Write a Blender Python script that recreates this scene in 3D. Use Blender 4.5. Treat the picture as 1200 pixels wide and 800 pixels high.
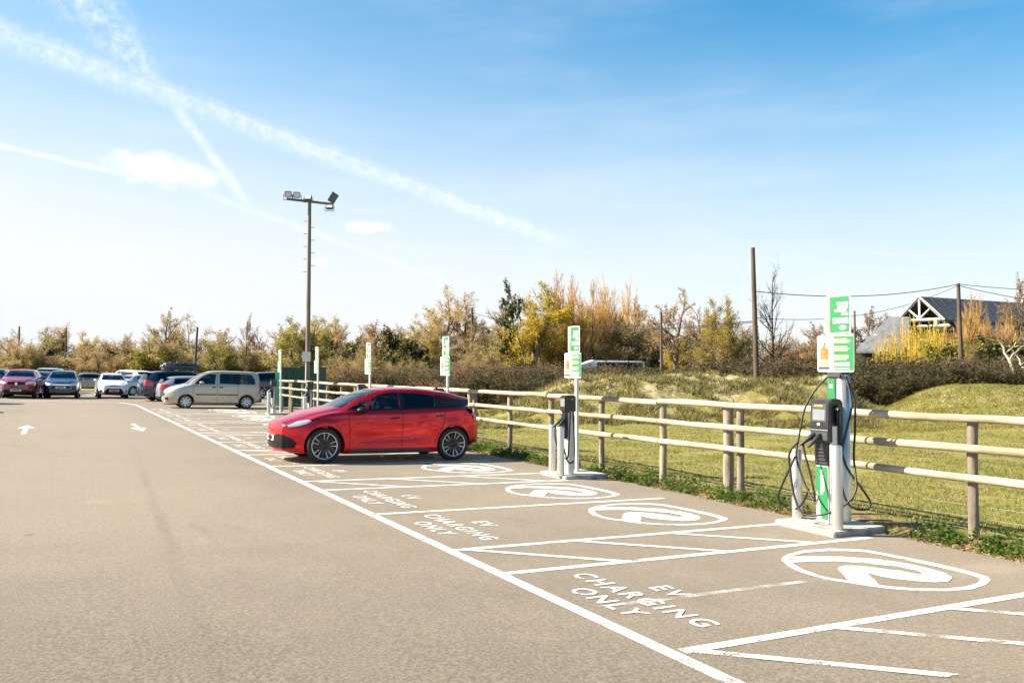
import bpy, bmesh, math, random
import numpy as np
from mathutils import Vector, Matrix, Quaternion

# ------------------------------------------------------------------ camera, sky, sun, exposure
for o in list(bpy.data.objects): bpy.data.objects.remove(o)
S = bpy.context.scene
COL = S.collection
R = math.radians
YAW, PITCH, FPX, EYE, SLOPE = 0.4945, 0.0314, 990.0, 1.754, 0.0283
cd = bpy.data.cameras.new('camera'); cam = bpy.data.objects.new('camera', cd); COL.objects.link(cam)
cd.sensor_width = 36; cd.lens = FPX/1200*36; cd.clip_start = .1; cd.clip_end = 3000
cam.location = (0, 0, EYE); cam.rotation_euler = (math.pi/2+PITCH, 0, -YAW)
S.camera = cam
S.view_settings.view_transform = 'Standard'; S.view_settings.look = 'None'
S.view_settings.gamma = 1; S.view_settings.use_curve_mapping = False
S.view_settings.exposure = 1.6
try:
    S.cycles.transparent_max_bounces = 16
except Exception: pass

SUN_EL = R(38); SUN_DIR = Vector((-.88, .47, 0)).normalized()      # towards the sun, level part
sd = bpy.data.lights.new('sun', 'SUN'); sd.energy = 5.0; sd.angle = R(.53); sd.color = (1, .88, .70)
sun = bpy.data.objects.new('sun', sd); COL.objects.link(sun)
to_sun = Vector((SUN_DIR.x*math.cos(SUN_EL), SUN_DIR.y*math.cos(SUN_EL), math.sin(SUN_EL)))
sun.rotation_euler = to_sun.to_track_quat('Z', 'Y').to_euler(); sun.location = (-30, 20, 40)

class X:                                                           # a shader value with arithmetic
    nt = None
    def __init__(s, k): s.k = k
    @staticmethod
    def m(op, *a, clamp=False):
        n = X.nt.nodes.new('ShaderNodeMath'); n.operation = op; n.use_clamp = clamp
        for i, v in enumerate(a):
            if isinstance(v, X): X.nt.links.new(v.k, n.inputs[i])
            else: n.inputs[i].default_value = v
        return X(n.outputs[0])
    def __add__(s, o): return X.m('ADD', s, o)
    __radd__ = __add__
    def __sub__(s, o): return X.m('SUBTRACT', s, o)
    def __rsub__(s, o): return X.m('SUBTRACT', o, s)
    def __mul__(s, o): return X.m('MULTIPLY', s, o)
    __rmul__ = __mul__
    def __truediv__(s, o): return X.m('DIVIDE', s, o)
    def abs(s): return X.m('ABSOLUTE', s)
    def sat(s): return X.m('ADD', s, 0.0, clamp=True)
    def pw(s, e): return X.m('POWER', s, e)
    def mx(s, o): return X.m('MAXIMUM', s, o)
    def step(s, a, b):
        n = X.nt.nodes.new('ShaderNodeMapRange'); n.interpolation_type = 'SMOOTHSTEP'; n.clamp = True
        X.nt.links.new(s.k, n.inputs[0]); n.inputs[1].default_value = a; n.inputs[2].default_value = b
        return X(n.outputs[0])
def vdot(vec, d):
    n = X.nt.nodes.new('ShaderNodeVectorMath'); n.operation = 'DOT_PRODUCT'
    X.nt.links.new(vec, n.inputs[0]); n.inputs[1].default_value = d
    return X(n.outputs['Value'])
def noise(vec, scale, detail=4, rough=.55, dist=0):
    n = X.nt.nodes.new('ShaderNodeTexNoise'); n.inputs['Scale'].default_value = scale
    n.inputs['Detail'].default_value = detail; n.inputs['Roughness'].default_value = rough; n.inputs['Distortion'].default_value = dist
    if vec is not None: X.nt.links.new(vec, n.inputs['Vector'])
    return X(n.outputs[0])
def scaled(vec, s):
    n = X.nt.nodes.new('ShaderNodeVectorMath'); n.operation = 'MULTIPLY'
    X.nt.links.new(vec, n.inputs[0]); n.inputs[1].default_value = s
    return n.outputs[0]
def mixc(f, a, b):
    n = X.nt.nodes.new('ShaderNodeMix'); n.data_type = 'RGBA'
    for i, v in ((0, f), (6, a), (7, b)):
        if isinstance(v, X): X.nt.links.new(v.k, n.inputs[i])
        elif isinstance(v, (float, int)): n.inputs[i].default_value = v
        elif isinstance(v, tuple): n.inputs[i].default_value = v if len(v) == 4 else v+(1,)
        else: X.nt.links.new(v, n.inputs[i])
    return n.outputs[2]

# view geometry: which direction / place a column of the photograph looks at
FW = Vector((math.sin(YAW)*math.cos(PITCH), math.cos(YAW)*math.cos(PITCH), math.sin(PITCH)))
RT = Vector((math.cos(YAW), -math.sin(YAW), 0)); UP = RT.cross(FW)
def look(px, py): return (FW + RT*((px-600)/FPX) - UP*((py-400)/FPX)).normalized()
def spot(px, d):
    t = (px-600)/FPX
    return d*(math.sin(YAW)+t*math.cos(YAW)), d*(math.cos(YAW)-t*math.sin(YAW))
def zat(py, d): return EYE + d*(431.1-py)/FPX

world = bpy.data.worlds.new('World'); S.world = world; world.use_nodes = True
X.nt = nt = world.node_tree; nt.nodes.clear()
sky = nt.nodes.new('ShaderNodeTexSky'); sky.sky_type = 'NISHITA'; sky.sun_disc = False
sky.sun_elevation = SUN_EL; sky.sun_rotation = math.atan2(SUN_DIR.x, SUN_DIR.y)
sky.air_density = 1.0; sky.dust_density = .9; sky.ozone_density = 1.8; sky.altitude = 0
bg = nt.nodes.new('ShaderNodeBackground'); bg.inputs[1].default_value = .074
wo = nt.nodes.new('ShaderNodeOutputWorld'); nt.links.new(bg.outputs[0], wo.inputs[0])
D = nt.nodes.new('ShaderNodeTexCoord').outputs['Generated']
wob = noise(D, 30, 5, .65) - .5
def trail(a, b, w0, w1, soft=.35, wisp=.6, gain=1., fade=.12, wobk=.01):
    """a condensation trail on the great circle through two directions, w0/w1 its half width in radians"""
    da, db = look(*a), look(*b)
    n = da.cross(db).normalized(); t = (db-da).normalized(); mid = ((da+db)/2).normalized()
    la, lb = da.dot(t), db.dot(t)
    along = ((vdot(D, t) - la) / (lb-la))
    off = vdot(D, n) + wob*wobk
    half = along.sat()*(w1-w0) + w0
    prof = 1 - (off.abs()/half).step(soft, 1)
    ends = along.step(-.02, fade) * (1-along.step(1-fade, 1.02))
    front = vdot(D, mid).step(.3, .5)
    tex = noise(D, 90, 6, .7).step(.3, .72)*wisp + (1-wisp)
    return prof*ends*front*tex*gain
def puff(c, a, b, gain=1., tilt=0.):
    d = look(*c); e1 = d.cross(Vector((0, 0, 1))).normalized(); e2 = e1.cross(d)
    e1, e2 = e1*math.cos(tilt)+e2*math.sin(tilt), e2*math.cos(tilt)-e1*math.sin(tilt)
    u = vdot(D, e1)/a; v = vdot(D, e2)/b
    r = X.m('SQRT', u*u+v*v) + (noise(D, 42, 6, .6)-.5)*1.5
    return (1-r.step(.05, 1.1))*vdot(D, d).step(.8, .9)*gain
cl = trail((-250, -55), (690, 296), .027, .013, soft=.0, wisp=.7, gain=.46, fade=.12)
cl = cl.mx(trail((-250, -62), (690, 292), .007, .004, soft=.0, gain=.5, fade=.12))
cl = cl.mx(trail((-20, -140), (215, 135), .075, .012, soft=.0, wisp=.9, gain=.5, fade=.25))
cl = cl.mx(trail((150, 50), (312, 268), .014, .008, soft=.0, gain=.48, fade=.3))
cl = cl.mx(trail((-250, 110), (150, 206), .005, .005, soft=.0, gain=.6, fade=.1))
cl = cl.mx(trail((200, 212), (540, 335), .008, .006, soft=.0, gain=.26))
cl = cl.mx(trail((500, 290), (1250, 300), .004, .003, soft=.0, gain=.12))
cl = cl.mx(puff((192, 199), .070, .022, .95, -.05))
cl = cl.mx(puff((430, 266), .034, .0085, .8))
cl = cl.mx(puff((375, 308), .012, .006, .5))
cl = cl.mx(puff((712, 205), .02, .006, .14)).mx(puff((890, 214), .018, .009, .12))
hz = noise(scaled(D, (1, 1, 5)), 3.2, 4, .6).step(.42, .8)*.13
cl = cl.mx(hz).sat()
deep = nt.nodes.new('ShaderNodeHueSaturation'); deep.inputs['Hue'].default_value = .484; deep.inputs['Saturation'].default_value = 1.72; deep.inputs['Value'].default_value = .92
nt.links.new(sky.outputs[0], deep.inputs['Color'])
glow = vdot(D, tuple(to_sun)).step(-.35, 1.)*.42
veil = ((1-vdot(D, (0, 0, 1)).step(.04, .43))*.84 + glow*(1-vdot(D, (0, 0, 1)).step(.25, .9))).sat()                  # pale haze thickening towards the horizon all round
nt.links.new(mixc(cl, mixc(veil, deep.outputs[0], (4.25, 4.38, 4.6)), (5.6, 5.65, 5.7)), bg.inputs[0])
# ------------------------------------------------------------------ helpers
def gz(x, y=0): return -SLOPE*min(max(x, -10.), 9.2)
MATS = {}
def material(name, color, rough=.6, metal=0., var=0., vscale=8., bump=0., bscale=40., coat=0., spec=.5, objvar=0., trans=0., dark=None, stretch=(1, 1, 1), emit=0):
    """principled material; var blends towards a darker/lighter tone by noise, objvar shifts each object a little"""
    if name in MATS: return MATS[name]
    m = bpy.data.materials.new(name); m.use_nodes = True; nt = X.nt = m.node_tree
    b = nt.nodes['Principled BSDF']; out = nt.nodes['Material Output']
    b.inputs['Base Color'].default_value = (*color, 1); b.inputs['Roughness'].default_value = rough
    b.inputs['Metallic'].default_value = metal; b.inputs['Specular IOR Level'].default_value = spec
    b.inputs['Coat Weight'].default_value = coat; b.inputs['Coat Roughness'].default_value = .03
    tc = nt.nodes.new('ShaderNodeTexCoord'); vec = scaled(tc.outputs['Object'], stretch)
    col = None
    if var:
        dk = dark or tuple(c*(1-var) for c in color); lt = tuple(min(1, c*(1+var*.6)) for c in color)
        f = noise(vec, vscale, 6, .62).step(.3, .7)
        col = mixc(f, dk, lt)
    if objvar:
        oi = nt.nodes.new('ShaderNodeObjectInfo'); h = nt.nodes.new('ShaderNodeHueSaturation')
        r = X(oi.outputs['Random'])
        if col is not None: nt.links.new(col, h.inputs['Color'])
        else: h.inputs['Color'].default_value = (*color, 1)
        nt.links.new((r*objvar*1.3+(1-objvar*.65)).k, h.inputs['Value'])
        nt.links.new((X.m('FRACT', r*7.31)*.05*objvar*2+(.5-.05*objvar)).k, h.inputs['Hue'])
        col = h.outputs[0]
    if col is not None: nt.links.new(col, b.inputs['Base Color'])
    if bump:
        bp = nt.nodes.new('ShaderNodeBump'); bp.inputs['Strength'].default_value = bump; bp.inputs['Distance'].default_value = .02
        nt.links.new(noise(vec, bscale, 5, .6).k, bp.inputs['Height']); nt.links.new(bp.outputs[0], b.inputs['Normal'])
    if trans:
        t = nt.nodes.new('ShaderNodeBsdfTranslucent'); mx = nt.nodes.new('ShaderNodeMixShader'); mx.inputs[0].default_value = trans
        if col is not None: nt.links.new(col, t.inputs[0])
        else: t.inputs[0].default_value = (*color, 1)
        nt.links.new(b.outputs[0], mx.inputs[1]); nt.links.new(t.outputs[0], mx.inputs[2]); nt.links.new(mx.outputs[0], out.inputs[0])
    if emit:
        b.inputs['Emission Color'].default_value = (*color, 1); b.inputs['Emission Strength'].default_value = emit
    MATS[name] = m
    return m
def glass_material(name, tint, refl=(1, 1, 1)):
    if name in MATS: return MATS[name]
    m = bpy.data.materials.new(name); m.use_nodes = True; nt = m.node_tree; nt.nodes.clear()
    o = nt.nodes.new('ShaderNodeOutputMaterial'); mx = nt.nodes.new('ShaderNodeMixShader')
    fr = nt.nodes.new('ShaderNodeFresnel'); fr.inputs[0].default_value = 1.55
    t = nt.nodes.new('ShaderNodeBsdfTransparent'); t.inputs[0].default_value = (*tint, 1)
    g = nt.nodes.new('ShaderNodeBsdfGlossy'); g.inputs[0].default_value = (*refl, 1); g.inputs['Roughness'].default_value = .015
    X.nt = nt; ge = nt.nodes.new('ShaderNodeNewGeometry')
    nt.links.new((X(fr.outputs[0])*(1-X(ge.outputs['Backfacing']))).k, mx.inputs[0]); nt.links.new(t.outputs[0], mx.inputs[1]); nt.links.new(g.outputs[0], mx.inputs[2]); nt.links.new(mx.outputs[0], o.inputs[0])
    MATS[name] = m
    return m

class MB:
    def __init__(s): s.v = []; s.f = []; s.m = []; s.sm = []
    def add(s, vs, fs, mi=0, smooth=False):
        k = len(s.v); s.v += [tuple(v) for v in vs]
        for f in fs: s.f.append(tuple(i+k for i in f)); s.m.append(mi); s.sm.append(smooth)
        return s
    def box(s, x0, x1, y0, y1, z0, z1, mi=0, bev=0.):
        if bev:
            b = min(bev, (x1-x0)/2.1, (y1-y0)/2.1, (z1-z0)/2.1)
            bm = bmesh.new(); bmesh.ops.create_cube(bm, size=1)
            for v in bm.verts: v.co = ((x0+x1)/2+v.co.x*(x1-x0), (y0+y1)/2+v.co.y*(y1-y0), (z0+z1)/2+v.co.z*(z1-z0))
            bmesh.ops.bevel(bm, geom=bm.edges[:], offset=b, segments=2, affect='EDGES')
            bm.verts.index_update()
            s.add([v.co[:] for v in bm.verts], [[v.index for v in f.verts] for f in bm.faces], mi); bm.free()
            return s
        return s.add([(x, y, z) for x in (x0, x1) for y in (y0, y1) for z in (z0, z1)],
                     [(0, 1, 3, 2), (4, 6, 7, 5), (0, 4, 5, 1), (2, 3, 7, 6), (0, 2, 6, 4), (1, 5, 7, 3)], mi)
    def tube(s, path, rad, n=8, mi=0, cap=True, smooth=True):
        P = [Vector(p) for p in path]; k = len(P)
        if not hasattr(rad, '__len__'): rad = [rad]*k
        vs = []; ref = None
        for i, p in enumerate(P):
            t = (P[min(i+1, k-1)]-P[max(i-1, 0)])
            if t.length < 1e-9: t = Vector((0, 0, 1))
            t.normalize()
            if ref is None: ref = Vector((1, 0, 0)) if abs(t.x) < .8 else Vector((0, 1, 0))
            a = (ref - t*ref.dot(t)).normalized(); ref = a; b = t.cross(a)
            for j in range(n):
                q = 2*math.pi*j/n; vs.append(p + (a*math.cos(q)+b*math.sin(q))*rad[i])
        fs = [(i*n+j, i*n+(j+1) % n, (i+1)*n+(j+1) % n, (i+1)*n+j) for i in range(k-1) for j in range(n)]
        s.add(vs, fs, mi, smooth)
        if cap:
            s.add(vs[:n], [tuple(range(n))[::-1]], mi); s.add(vs[-n:], [tuple(range(n))], mi)
        return s
    def lathe(s, prof, n=32, axis='z', c=(0, 0, 0), mi=0, smooth=True):
        vs = []
        for r, h in prof:
            for j in range(n):
                q = 2*math.pi*j/n; a, b = r*math.cos(q), r*math.sin(q)
                vs.append((c[0]+a, c[1]+b, c[2]+h) if axis == 'z' else (c[0]+a, c[1]+h, c[2]+b) if axis == 'y' else (c[0]+h, c[1]+a, c[2]+b))
        k = len(prof)
        return s.add(vs, [(i*n+j, i*n+(j+1) % n, (i+1)*n+(j+1) % n, (i+1)*n+j) for i in range(k-1) for j in range(n)], mi, smooth)
    def prism(s, poly, a, b, axis='y', mi=0):
        """poly is 2-D; axis y: (x,z), axis x: (y,z), axis z: (x,y)"""
        f = {'y': lambda p, h: (p[0], h, p[1]), 'x': lambda p, h: (h, p[0], p[1]), 'z': lambda p, h: (p[0], p[1], h)}[axis]
        n = len(poly)
        return s.add([f(p, a) for p in poly]+[f(p, b) for p in poly],
                     [tuple(range(n)), tuple(range(2*n-1, n-1, -1))]+[(i, i+n, (i+1) % n+n, (i+1) % n) for i in range(n)], mi)
    def mesh(s, name, mats):
        me = bpy.data.meshes.new(name); me.from_pydata(s.v, [], s.f)
        for m in (mats if isinstance(mats, (list, tuple)) else [mats]): me.materials.append(m)
        if any(s.m): me.polygons.foreach_set('material_index', s.m)
        me.polygons.foreach_set('use_smooth', s.sm)
        me.update()
        return me
    def build(s, name, mats, parent=None, fix=True):
        me = s.mesh(name, mats)
        if fix and len(s.f) < 20000:
            bm = bmesh.new(); bm.from_mesh(me); bmesh.ops.recalc_face_normals(bm, faces=bm.faces[:]); bm.to_mesh(me); bm.free()
        return place(name, me, parent)
def place(name, me, parent=None):
    o = bpy.data.objects.new(name, me); COL.objects.link(o)
    if parent is not None: o.parent = parent
    return o
def tag(o, label=None, cat=None, group=None, kind=None):
    for k, v in (('label', label), ('category', cat), ('group', group), ('kind', kind)):
        if v: o[k] = v
    return o
def thing(name, label, cat, loc=(0, 0, 0), rz=0., group=None):
    o = bpy.data.objects.new(name, None); COL.objects.link(o); o.location = loc; o.rotation_euler = (0, 0, rz)
    o.empty_display_size = .1
    return tag(o, label, cat, group)
def copy_tree(o, parent=None):
    c = o.copy(); COL.objects.link(c); c.parent = parent
    for ch in o.children: copy_tree(ch, c)
    return c
def pchip(xs, ys):
    xs = np.array(xs, float); ys = np.array(ys, float); h = np.diff(xs); d = np.diff(ys)/h
    m = np.zeros(len(xs)); m[0] = d[0]; m[-1] = d[-1]
    for i in range(1, len(xs)-1):
        if d[i-1]*d[i] > 0:
            w1 = 2*h[i]+h[i-1]; w2 = h[i]+2*h[i-1]; m[i] = (w1+w2)/(w1/d[i-1]+w2/d[i])
    def f(x):
        x = np.clip(x, xs[0], xs[-1]); i = np.clip(np.searchsorted(xs, x)-1, 0, len(h)-1)
        t = (x-xs[i])/h[i]
        return ((1+2*t)*(1-t)**2*ys[i]+t*(1-t)**2*h[i]*m[i]+t*t*(3-2*t)*ys[i+1]+t*t*(t-1)*h[i]*m[i+1])
    return f
def curve(pts): return pchip([p[0] for p in pts], [p[1] for p in pts])
def vn(x, y, seed=0):
    """value noise on arrays, 0..1"""
    x = np.asarray(x, float); y = np.asarray(y, float); xi = np.floor(x); yi = np.floor(y); fx = x-xi; fy = y-yi
    def hsh(a, b):
        t = np.sin(a*127.1+b*311.7+seed*74.7)*43758.5453; return t-np.floor(t)
    fx = fx*fx*(3-2*fx); fy = fy*fy*(3-2*fy)
    return (hsh(xi, yi)*(1-fx)+hsh(xi+1, yi)*fx)*(1-fy)+(hsh(xi, yi+1)*(1-fx)+hsh(xi+1, yi+1)*fx)*fy
def sst(a, b, x):
    t = np.clip((np.asarray(x, float)-a)/(b-a), 0, 1); return t*t*(3-2*t)
# ------------------------------------------------------------------ terrain, car park, painted markings
EDGE = 8.73; FENCE = 9.1
def height(x, y):
    x = np.asarray(x, float); y = np.asarray(y, float)
    z = -SLOPE*np.clip(x, -10, 9.2)
    inpark = ((x < EDGE+.03) | ((y > 38.8) & (x < 17))) & (x > -75) & (y > -25) & (y < 78)
    depth = x*math.sin(YAW)+y*math.cos(YAW); col = 600+FPX*(x*math.cos(YAW)-y*math.sin(YAW))/np.maximum(depth, 1)
    # verge bank under the fence
    z = z + .085*sst(EDGE+.05, EDGE+.35, x)*(1-sst(9.4, 10.8, x))*(y < 45)
    n1 = vn(x*.35, y*.35, 1)*.6+vn(x*.9, y*.9, 2)*.4
    n2 = vn(x*2.3, y*2.3, 3)*.6+vn(x*5.1, y*5.1, 4)*.4
    field = sst(9.6, 12, x)
    z = z + field*((n1-.5)*.16+(n2-.5)*.05)
    # rough spoil bank behind the meadow and the smooth bank beside it
    axis = 33.+(col-800)*.002; a = sst(545, 690, col)*(1-sst(962, 1035, col))
    d = depth-axis; front = np.exp(-(np.minimum(d, 0)/3.6)**2)*np.exp(-(np.maximum(d-1.5, 0)/3.)**2)
    z = z + (x > 9.5)*a*front*(1.55+(n1-.5)*.55+(n2-.5)*.42)
    d2 = depth-(35.-(col-1000)*.012); a2 = sst(992, 1125, col)*(depth > 6)
    f2 = np.exp(-(np.minimum(d2, 0)/4.5)**2)*np.exp(-(np.maximum(d2-3, 0)/4.)**2)
    z = z + (x > 9.5)*a2*f2*(1.28+(n1-.5)*.18+(n2-.5)*.06)
    z = np.where(inpark, -SLOPE*np.clip(x, -10, 9.2)-.06, z)
    return z
def hz_at(x, y): return float(height(np.array([x]), np.array([y]))[0])
gxs = np.concatenate([[-900, -400, -180, -100, -60, -30, -10, 0, 4, 7.5, EDGE-.25], np.arange(EDGE-.02, 9.6, .12), np.arange(9.6, 44, .3), np.arange(44, 64, 1.), [66, 75, 90, 120, 160, 220, 320, 500, 1000]])
gys = np.concatenate([[-600, -200, -80, -40, -20, -12], np.arange(-8, 36, .3), np.arange(36, 46, .6), np.arange(46, 80, 2.), [84, 92, 105, 125, 150, 190, 260, 400, 700, 1400]])
GX, GY = np.meshgrid(gxs, gys, indexing='ij'); GZ = height(GX, GY)
nx, ny = GX.shape
me = bpy.data.meshes.new('ground')
idx = np.arange(nx*ny).reshape(nx, ny)
fc = np.stack([idx[:-1, :-1], idx[1:, :-1], idx[1:, 1:], idx[:-1, 1:]], -1).reshape(-1, 4)
me.from_pydata(np.stack([GX, GY, GZ], -1).reshape(-1, 3).tolist(), [], fc.tolist())
me.polygons.foreach_set('use_smooth', [True]*len(fc)); me.update()
gm = bpy.data.materials.new('meadow_ground'); gm.use_nodes = True; X.nt = nt = gm.node_tree
gp = nt.nodes.new('ShaderNodeNewGeometry').outputs['Position']; b = nt.nodes['Principled BSDF']
big = noise(gp, .35, 5, .6).step(.35, .68); mid = noise(gp, 1.9, 6, .65).step(.38, .66); fine = noise(gp, 14, 6, .7).step(.35, .7)
zz = vdot(gp, (0, 0, 1)); xx = vdot(gp, (1, 0, 0))
c = mixc(big, (.165, .185, .034), (.27, .235, .062))
c = mixc(mid*.55, c, (.34, .265, .12))
c = mixc(fine*.5, c, (.085, .10, .02))
rough_bank = (noise(gp, .8, 5, .7) + zz*.12).step(.5, .75)*zz.step(.0, .5)*(1-xx.step(29, 32))
c = mixc(rough_bank*.85, c, mixc(noise(gp, 2.6, 6, .75).step(.42, .58), (.10, .085, .04), (.44, .37, .25)))
strip = (1-xx.step(9.15, 9.75))*xx.step(8.4, 8.6)
soil = mixc(noise(gp, 9, 6, .7).step(.35, .65), (.085, .055, .032), (.27, .19, .11))
c = mixc(strip*noise(gp, 2.2, 5, .6).step(.32, .55), c, soil)
nt.links.new(c, b.inputs['Base Color']); b.inputs['Roughness'].default_value = .95; b.inputs['Specular IOR Level'].default_value = .15
bp = nt.nodes.new('ShaderNodeBump'); bp.inputs['Strength'].default_value = .9; bp.inputs['Distance'].default_value = .06
nt.links.new((noise(gp, 7, 8, .75)).k, bp.inputs['Height']); nt.links.new(bp.outputs[0], b.inputs['Normal'])
me.materials.append(gm)
ground = tag(place('ground', me), 'grassy meadow ground with low banks beyond the fence', kind='structure')

# asphalt
def asphalt_nodes(nt):
    X.nt = nt; gp = nt.nodes.new('ShaderNodeNewGeometry').outputs['Position']; b = nt.nodes['Principled BSDF']
    xx = vdot(gp, (1, 0, 0)); yy = vdot(gp, (0, 1, 0))
    big = noise(gp, .22, 5, .6).step(.33, .68); mid = noise(gp, 1.1, 6, .62).step(.35, .7)
    grit = noise(gp, 80, 4, .8); speck = noise(gp, 190, 2, .6); coarse = noise(gp, 38, 6, .8)
    c = mixc(big, (.108, .090, .068), (.182, .149, .110))
    lane = (1-(xx-.4).abs().step(.6, 3.4))*yy.step(6, 11)*.55
    c = mixc(lane, c, (.245, .201, .149))                            # tyre-polished, dust-pale driving lane
    c = mixc(mid*.40, c, (.225, .184, .136))
    c = mixc(coarse.step(.43, .60)*.6, c, (.082, .068, .050))
    c = mixc((1-coarse.step(.36, .47))*.45, c, (.33, .28, .21))
    c = mixc(grit.step(.45, .60)*.62, c, (.075, .061, .045))
    c = mixc(speck.step(.56, .64)*.8, c, (.42, .36, .28))
    c = mixc((1-speck.step(.33, .41))*.6, c, (.05, .042, .034))
    # the long joint down the aisle and old tyre-worn, stained streaks along it
    jx = xx - (yy*.0437+.63) + (noise(gp, .7, 4, .6)-.5)*.22
    joint = (1-jx.abs().step(.0, .12))*(noise(gp, .55, 5, .65).step(.34, .66)*.75+.25)*.42*(1-yy.step(16, 24))
    c = mixc(joint, c, (.075, .06, .047))
    stain = noise(scaled(gp, (1, .35, 1)), .9, 6, .7).step(.54, .74)*.5
    c = mixc(stain, c, (.095, .078, .06))
    spots = noise(gp, 3.1, 2, .4).step(.755, .80)*.6
    c = mixc(spots, c, (.03, .026, .022))
    wash = noise(scaled(gp, (1, 1.4, 1)), .45, 4, .6).step(.60, .78)*.4
    c = mixc(wash, c, (.30, .25, .185))
    aged_vignette = ((yy*-.55 - xx*.4 + 5.2) + (noise(gp, .5, 5, .65)-.5)*4).step(-.8, 2.6)*.72      # older, darker surfacing near the camera, with lens vignetting painted into the colour
    c = mixc(aged_vignette, c, mixc(coarse.step(.42, .58), (.150, .130, .100), (.042, .036, .028)))
    b.inputs['Sheen Weight'].default_value = .16; b.inputs['Sheen Roughness'].default_value = .5; b.inputs['Sheen Tint'].default_value = (.9, .78, .62, 1)
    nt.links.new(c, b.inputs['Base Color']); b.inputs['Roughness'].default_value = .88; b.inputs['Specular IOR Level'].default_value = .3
    bp = nt.nodes.new('ShaderNodeBump'); bp.inputs['Strength'].default_value = .55; bp.inputs['Distance'].default_value = .006
    nt.links.new((grit+speck*.6).k, bp.inputs['Height']); nt.links.new(bp.outputs[0], b.inputs['Normal'])
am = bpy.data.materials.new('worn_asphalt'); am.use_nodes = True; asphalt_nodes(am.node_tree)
mb = MB()
ys = list(np.arange(-10, 38.81, .17)); rng = random.Random(3)
edge = [EDGE + .05*math.sin(y*1.3)+.03*math.sin(y*3.7+1)+rng.uniform(-.035, .035) for y in ys]
A = .02
xsl = [-75, -10, -4, 0, 3, 6, 8]
for i in range(len(ys)-1):
    y0, y1 = ys[i], ys[i+1]
    mb.add([(8, y0, gz(8)+A), (edge[i], y0, gz(edge[i])+A), (edge[i+1], y1, gz(edge[i+1])+A), (8, y1, gz(8)+A)], [(0, 1, 2, 3)])
    mb.add([(edge[i], y0, gz(edge[i])+A), (edge[i], y0, gz(edge[i])-.08), (edge[i+1], y1, gz(edge[i+1])-.08), (edge[i+1], y1, gz(edge[i+1])+A)], [(0, 1, 2, 3)])
yj = ys[-1]
for i in range(len(xsl)-1):
    for y0, y1 in ((-25, -10), (-10, yj), (yj, 78)):
        mb.add([(x, y, gz(x)+A) for x, y in ((xsl[i], y0), (xsl[i+1], y0), (xsl[i+1], y1), (xsl[i], y1))], [(0, 1, 2, 3)])
for x0, x1 in ((8, 9.2), (9.2, 17)):
    mb.add([(x, y, gz(x)+A) for x, y in ((x0, yj), (x1, yj), (x1, 78), (x0, 78))], [(0, 1, 2, 3)])
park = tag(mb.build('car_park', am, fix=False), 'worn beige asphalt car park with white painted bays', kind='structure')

def paint_material(name, wear, scale=6., cover=1.):
    m = bpy.data.materials.new(name); m.use_nodes = True; X.nt = nt = m.node_tree; b = nt.nodes['Principled BSDF']
    gp = nt.nodes.new('ShaderNodeNewGeometry').outputs['Position']
    b.inputs['Base Color'].default_value = (.74, .73, .70, 1); b.inputs['Roughness'].default_value = .7
    nt.links.new(mixc(noise(gp, 3, 5, .6).step(.4, .7)*.5, (.70, .69, .655), (.52, .50, .45)), b.inputs['Base Color'])
    t = nt.nodes.new('ShaderNodeBsdfTransparent'); mx = nt.nodes.new('ShaderNodeMixShader')
    f = (noise(gp, scale, 4, .6)*.55 + noise(gp, 70, 3, .7)*.45).step(wear-.06, wear+.06)*cover
    nt.links.new(f.k, mx.inputs[0]); nt.links.new(t.outputs[0], mx.inputs[1]); nt.links.new(b.outputs[0], mx.inputs[2])
    nt.links.new(mx.outputs[0], nt.nodes['Material Output'].inputs[0])
    return m
P_FRESH = paint_material('fresh_white_paint', .43); P_WORN = paint_material('worn_white_paint', .475, 3.); P_OLD = paint_material('almost_gone_white_paint', .50, 4., .42)
PZ = A+.004
def flat(name, polys, mat, dz=0.):
    """flat paint on the sloping asphalt; a long polygon lies within one slope, so corners are enough"""
    mb = MB()
    for p in polys: mb.add([(x, y, gz(x)+PZ+dz) for x, y in p], [tuple(range(len(p)))])
    o = mb.build(name, mat, park, fix=False)
    for f in o.data.polygons:
        if f.normal.z < 0: o.data.flip_normals(); break
    return o
def stroke(a, b, w):
    d = Vector((b[0]-a[0], b[1]-a[1])); n = Vector((-d.y, d.x)).normalized()*w/2
    return [(a[0]-n.x, a[1]-n.y), (b[0]-n.x, b[1]-n.y), (b[0]+n.x, b[1]+n.y), (a[0]+n.x, a[1]+n.y)]
XA, BW, HW, Y0 = 3.563, 2.375, 1.098, 4.347
PERIOD = 2*BW+HW
flat('aisle_line', [[(XA-.115, 1.5), (XA, 1.5), (XA, 46.), (XA-.115, 46.)],
                    [(XA-.115, 46.), (XA, 46.), (XA-.55, 49.2), (XA-.68, 49.1)], [(XA-.55, 49.2), (XA-.68, 49.1), (-3.5, 51.2), (-3.5, 51.4)]], P_FRESH)
lines = []
bays = []; hatches = []
y = Y0-BW*0
hatches.append((Y0-HW, Y0))
y = Y0
for k in range(7):
    if k == 0: bays.append((y, y+BW)); y += BW
    else:
        bays += [(y, y+BW), (y+BW, y+2*BW)]; y += 2*BW
    hatches.append((y, y+HW)); y += HW
LW = .1
seen = set()
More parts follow.
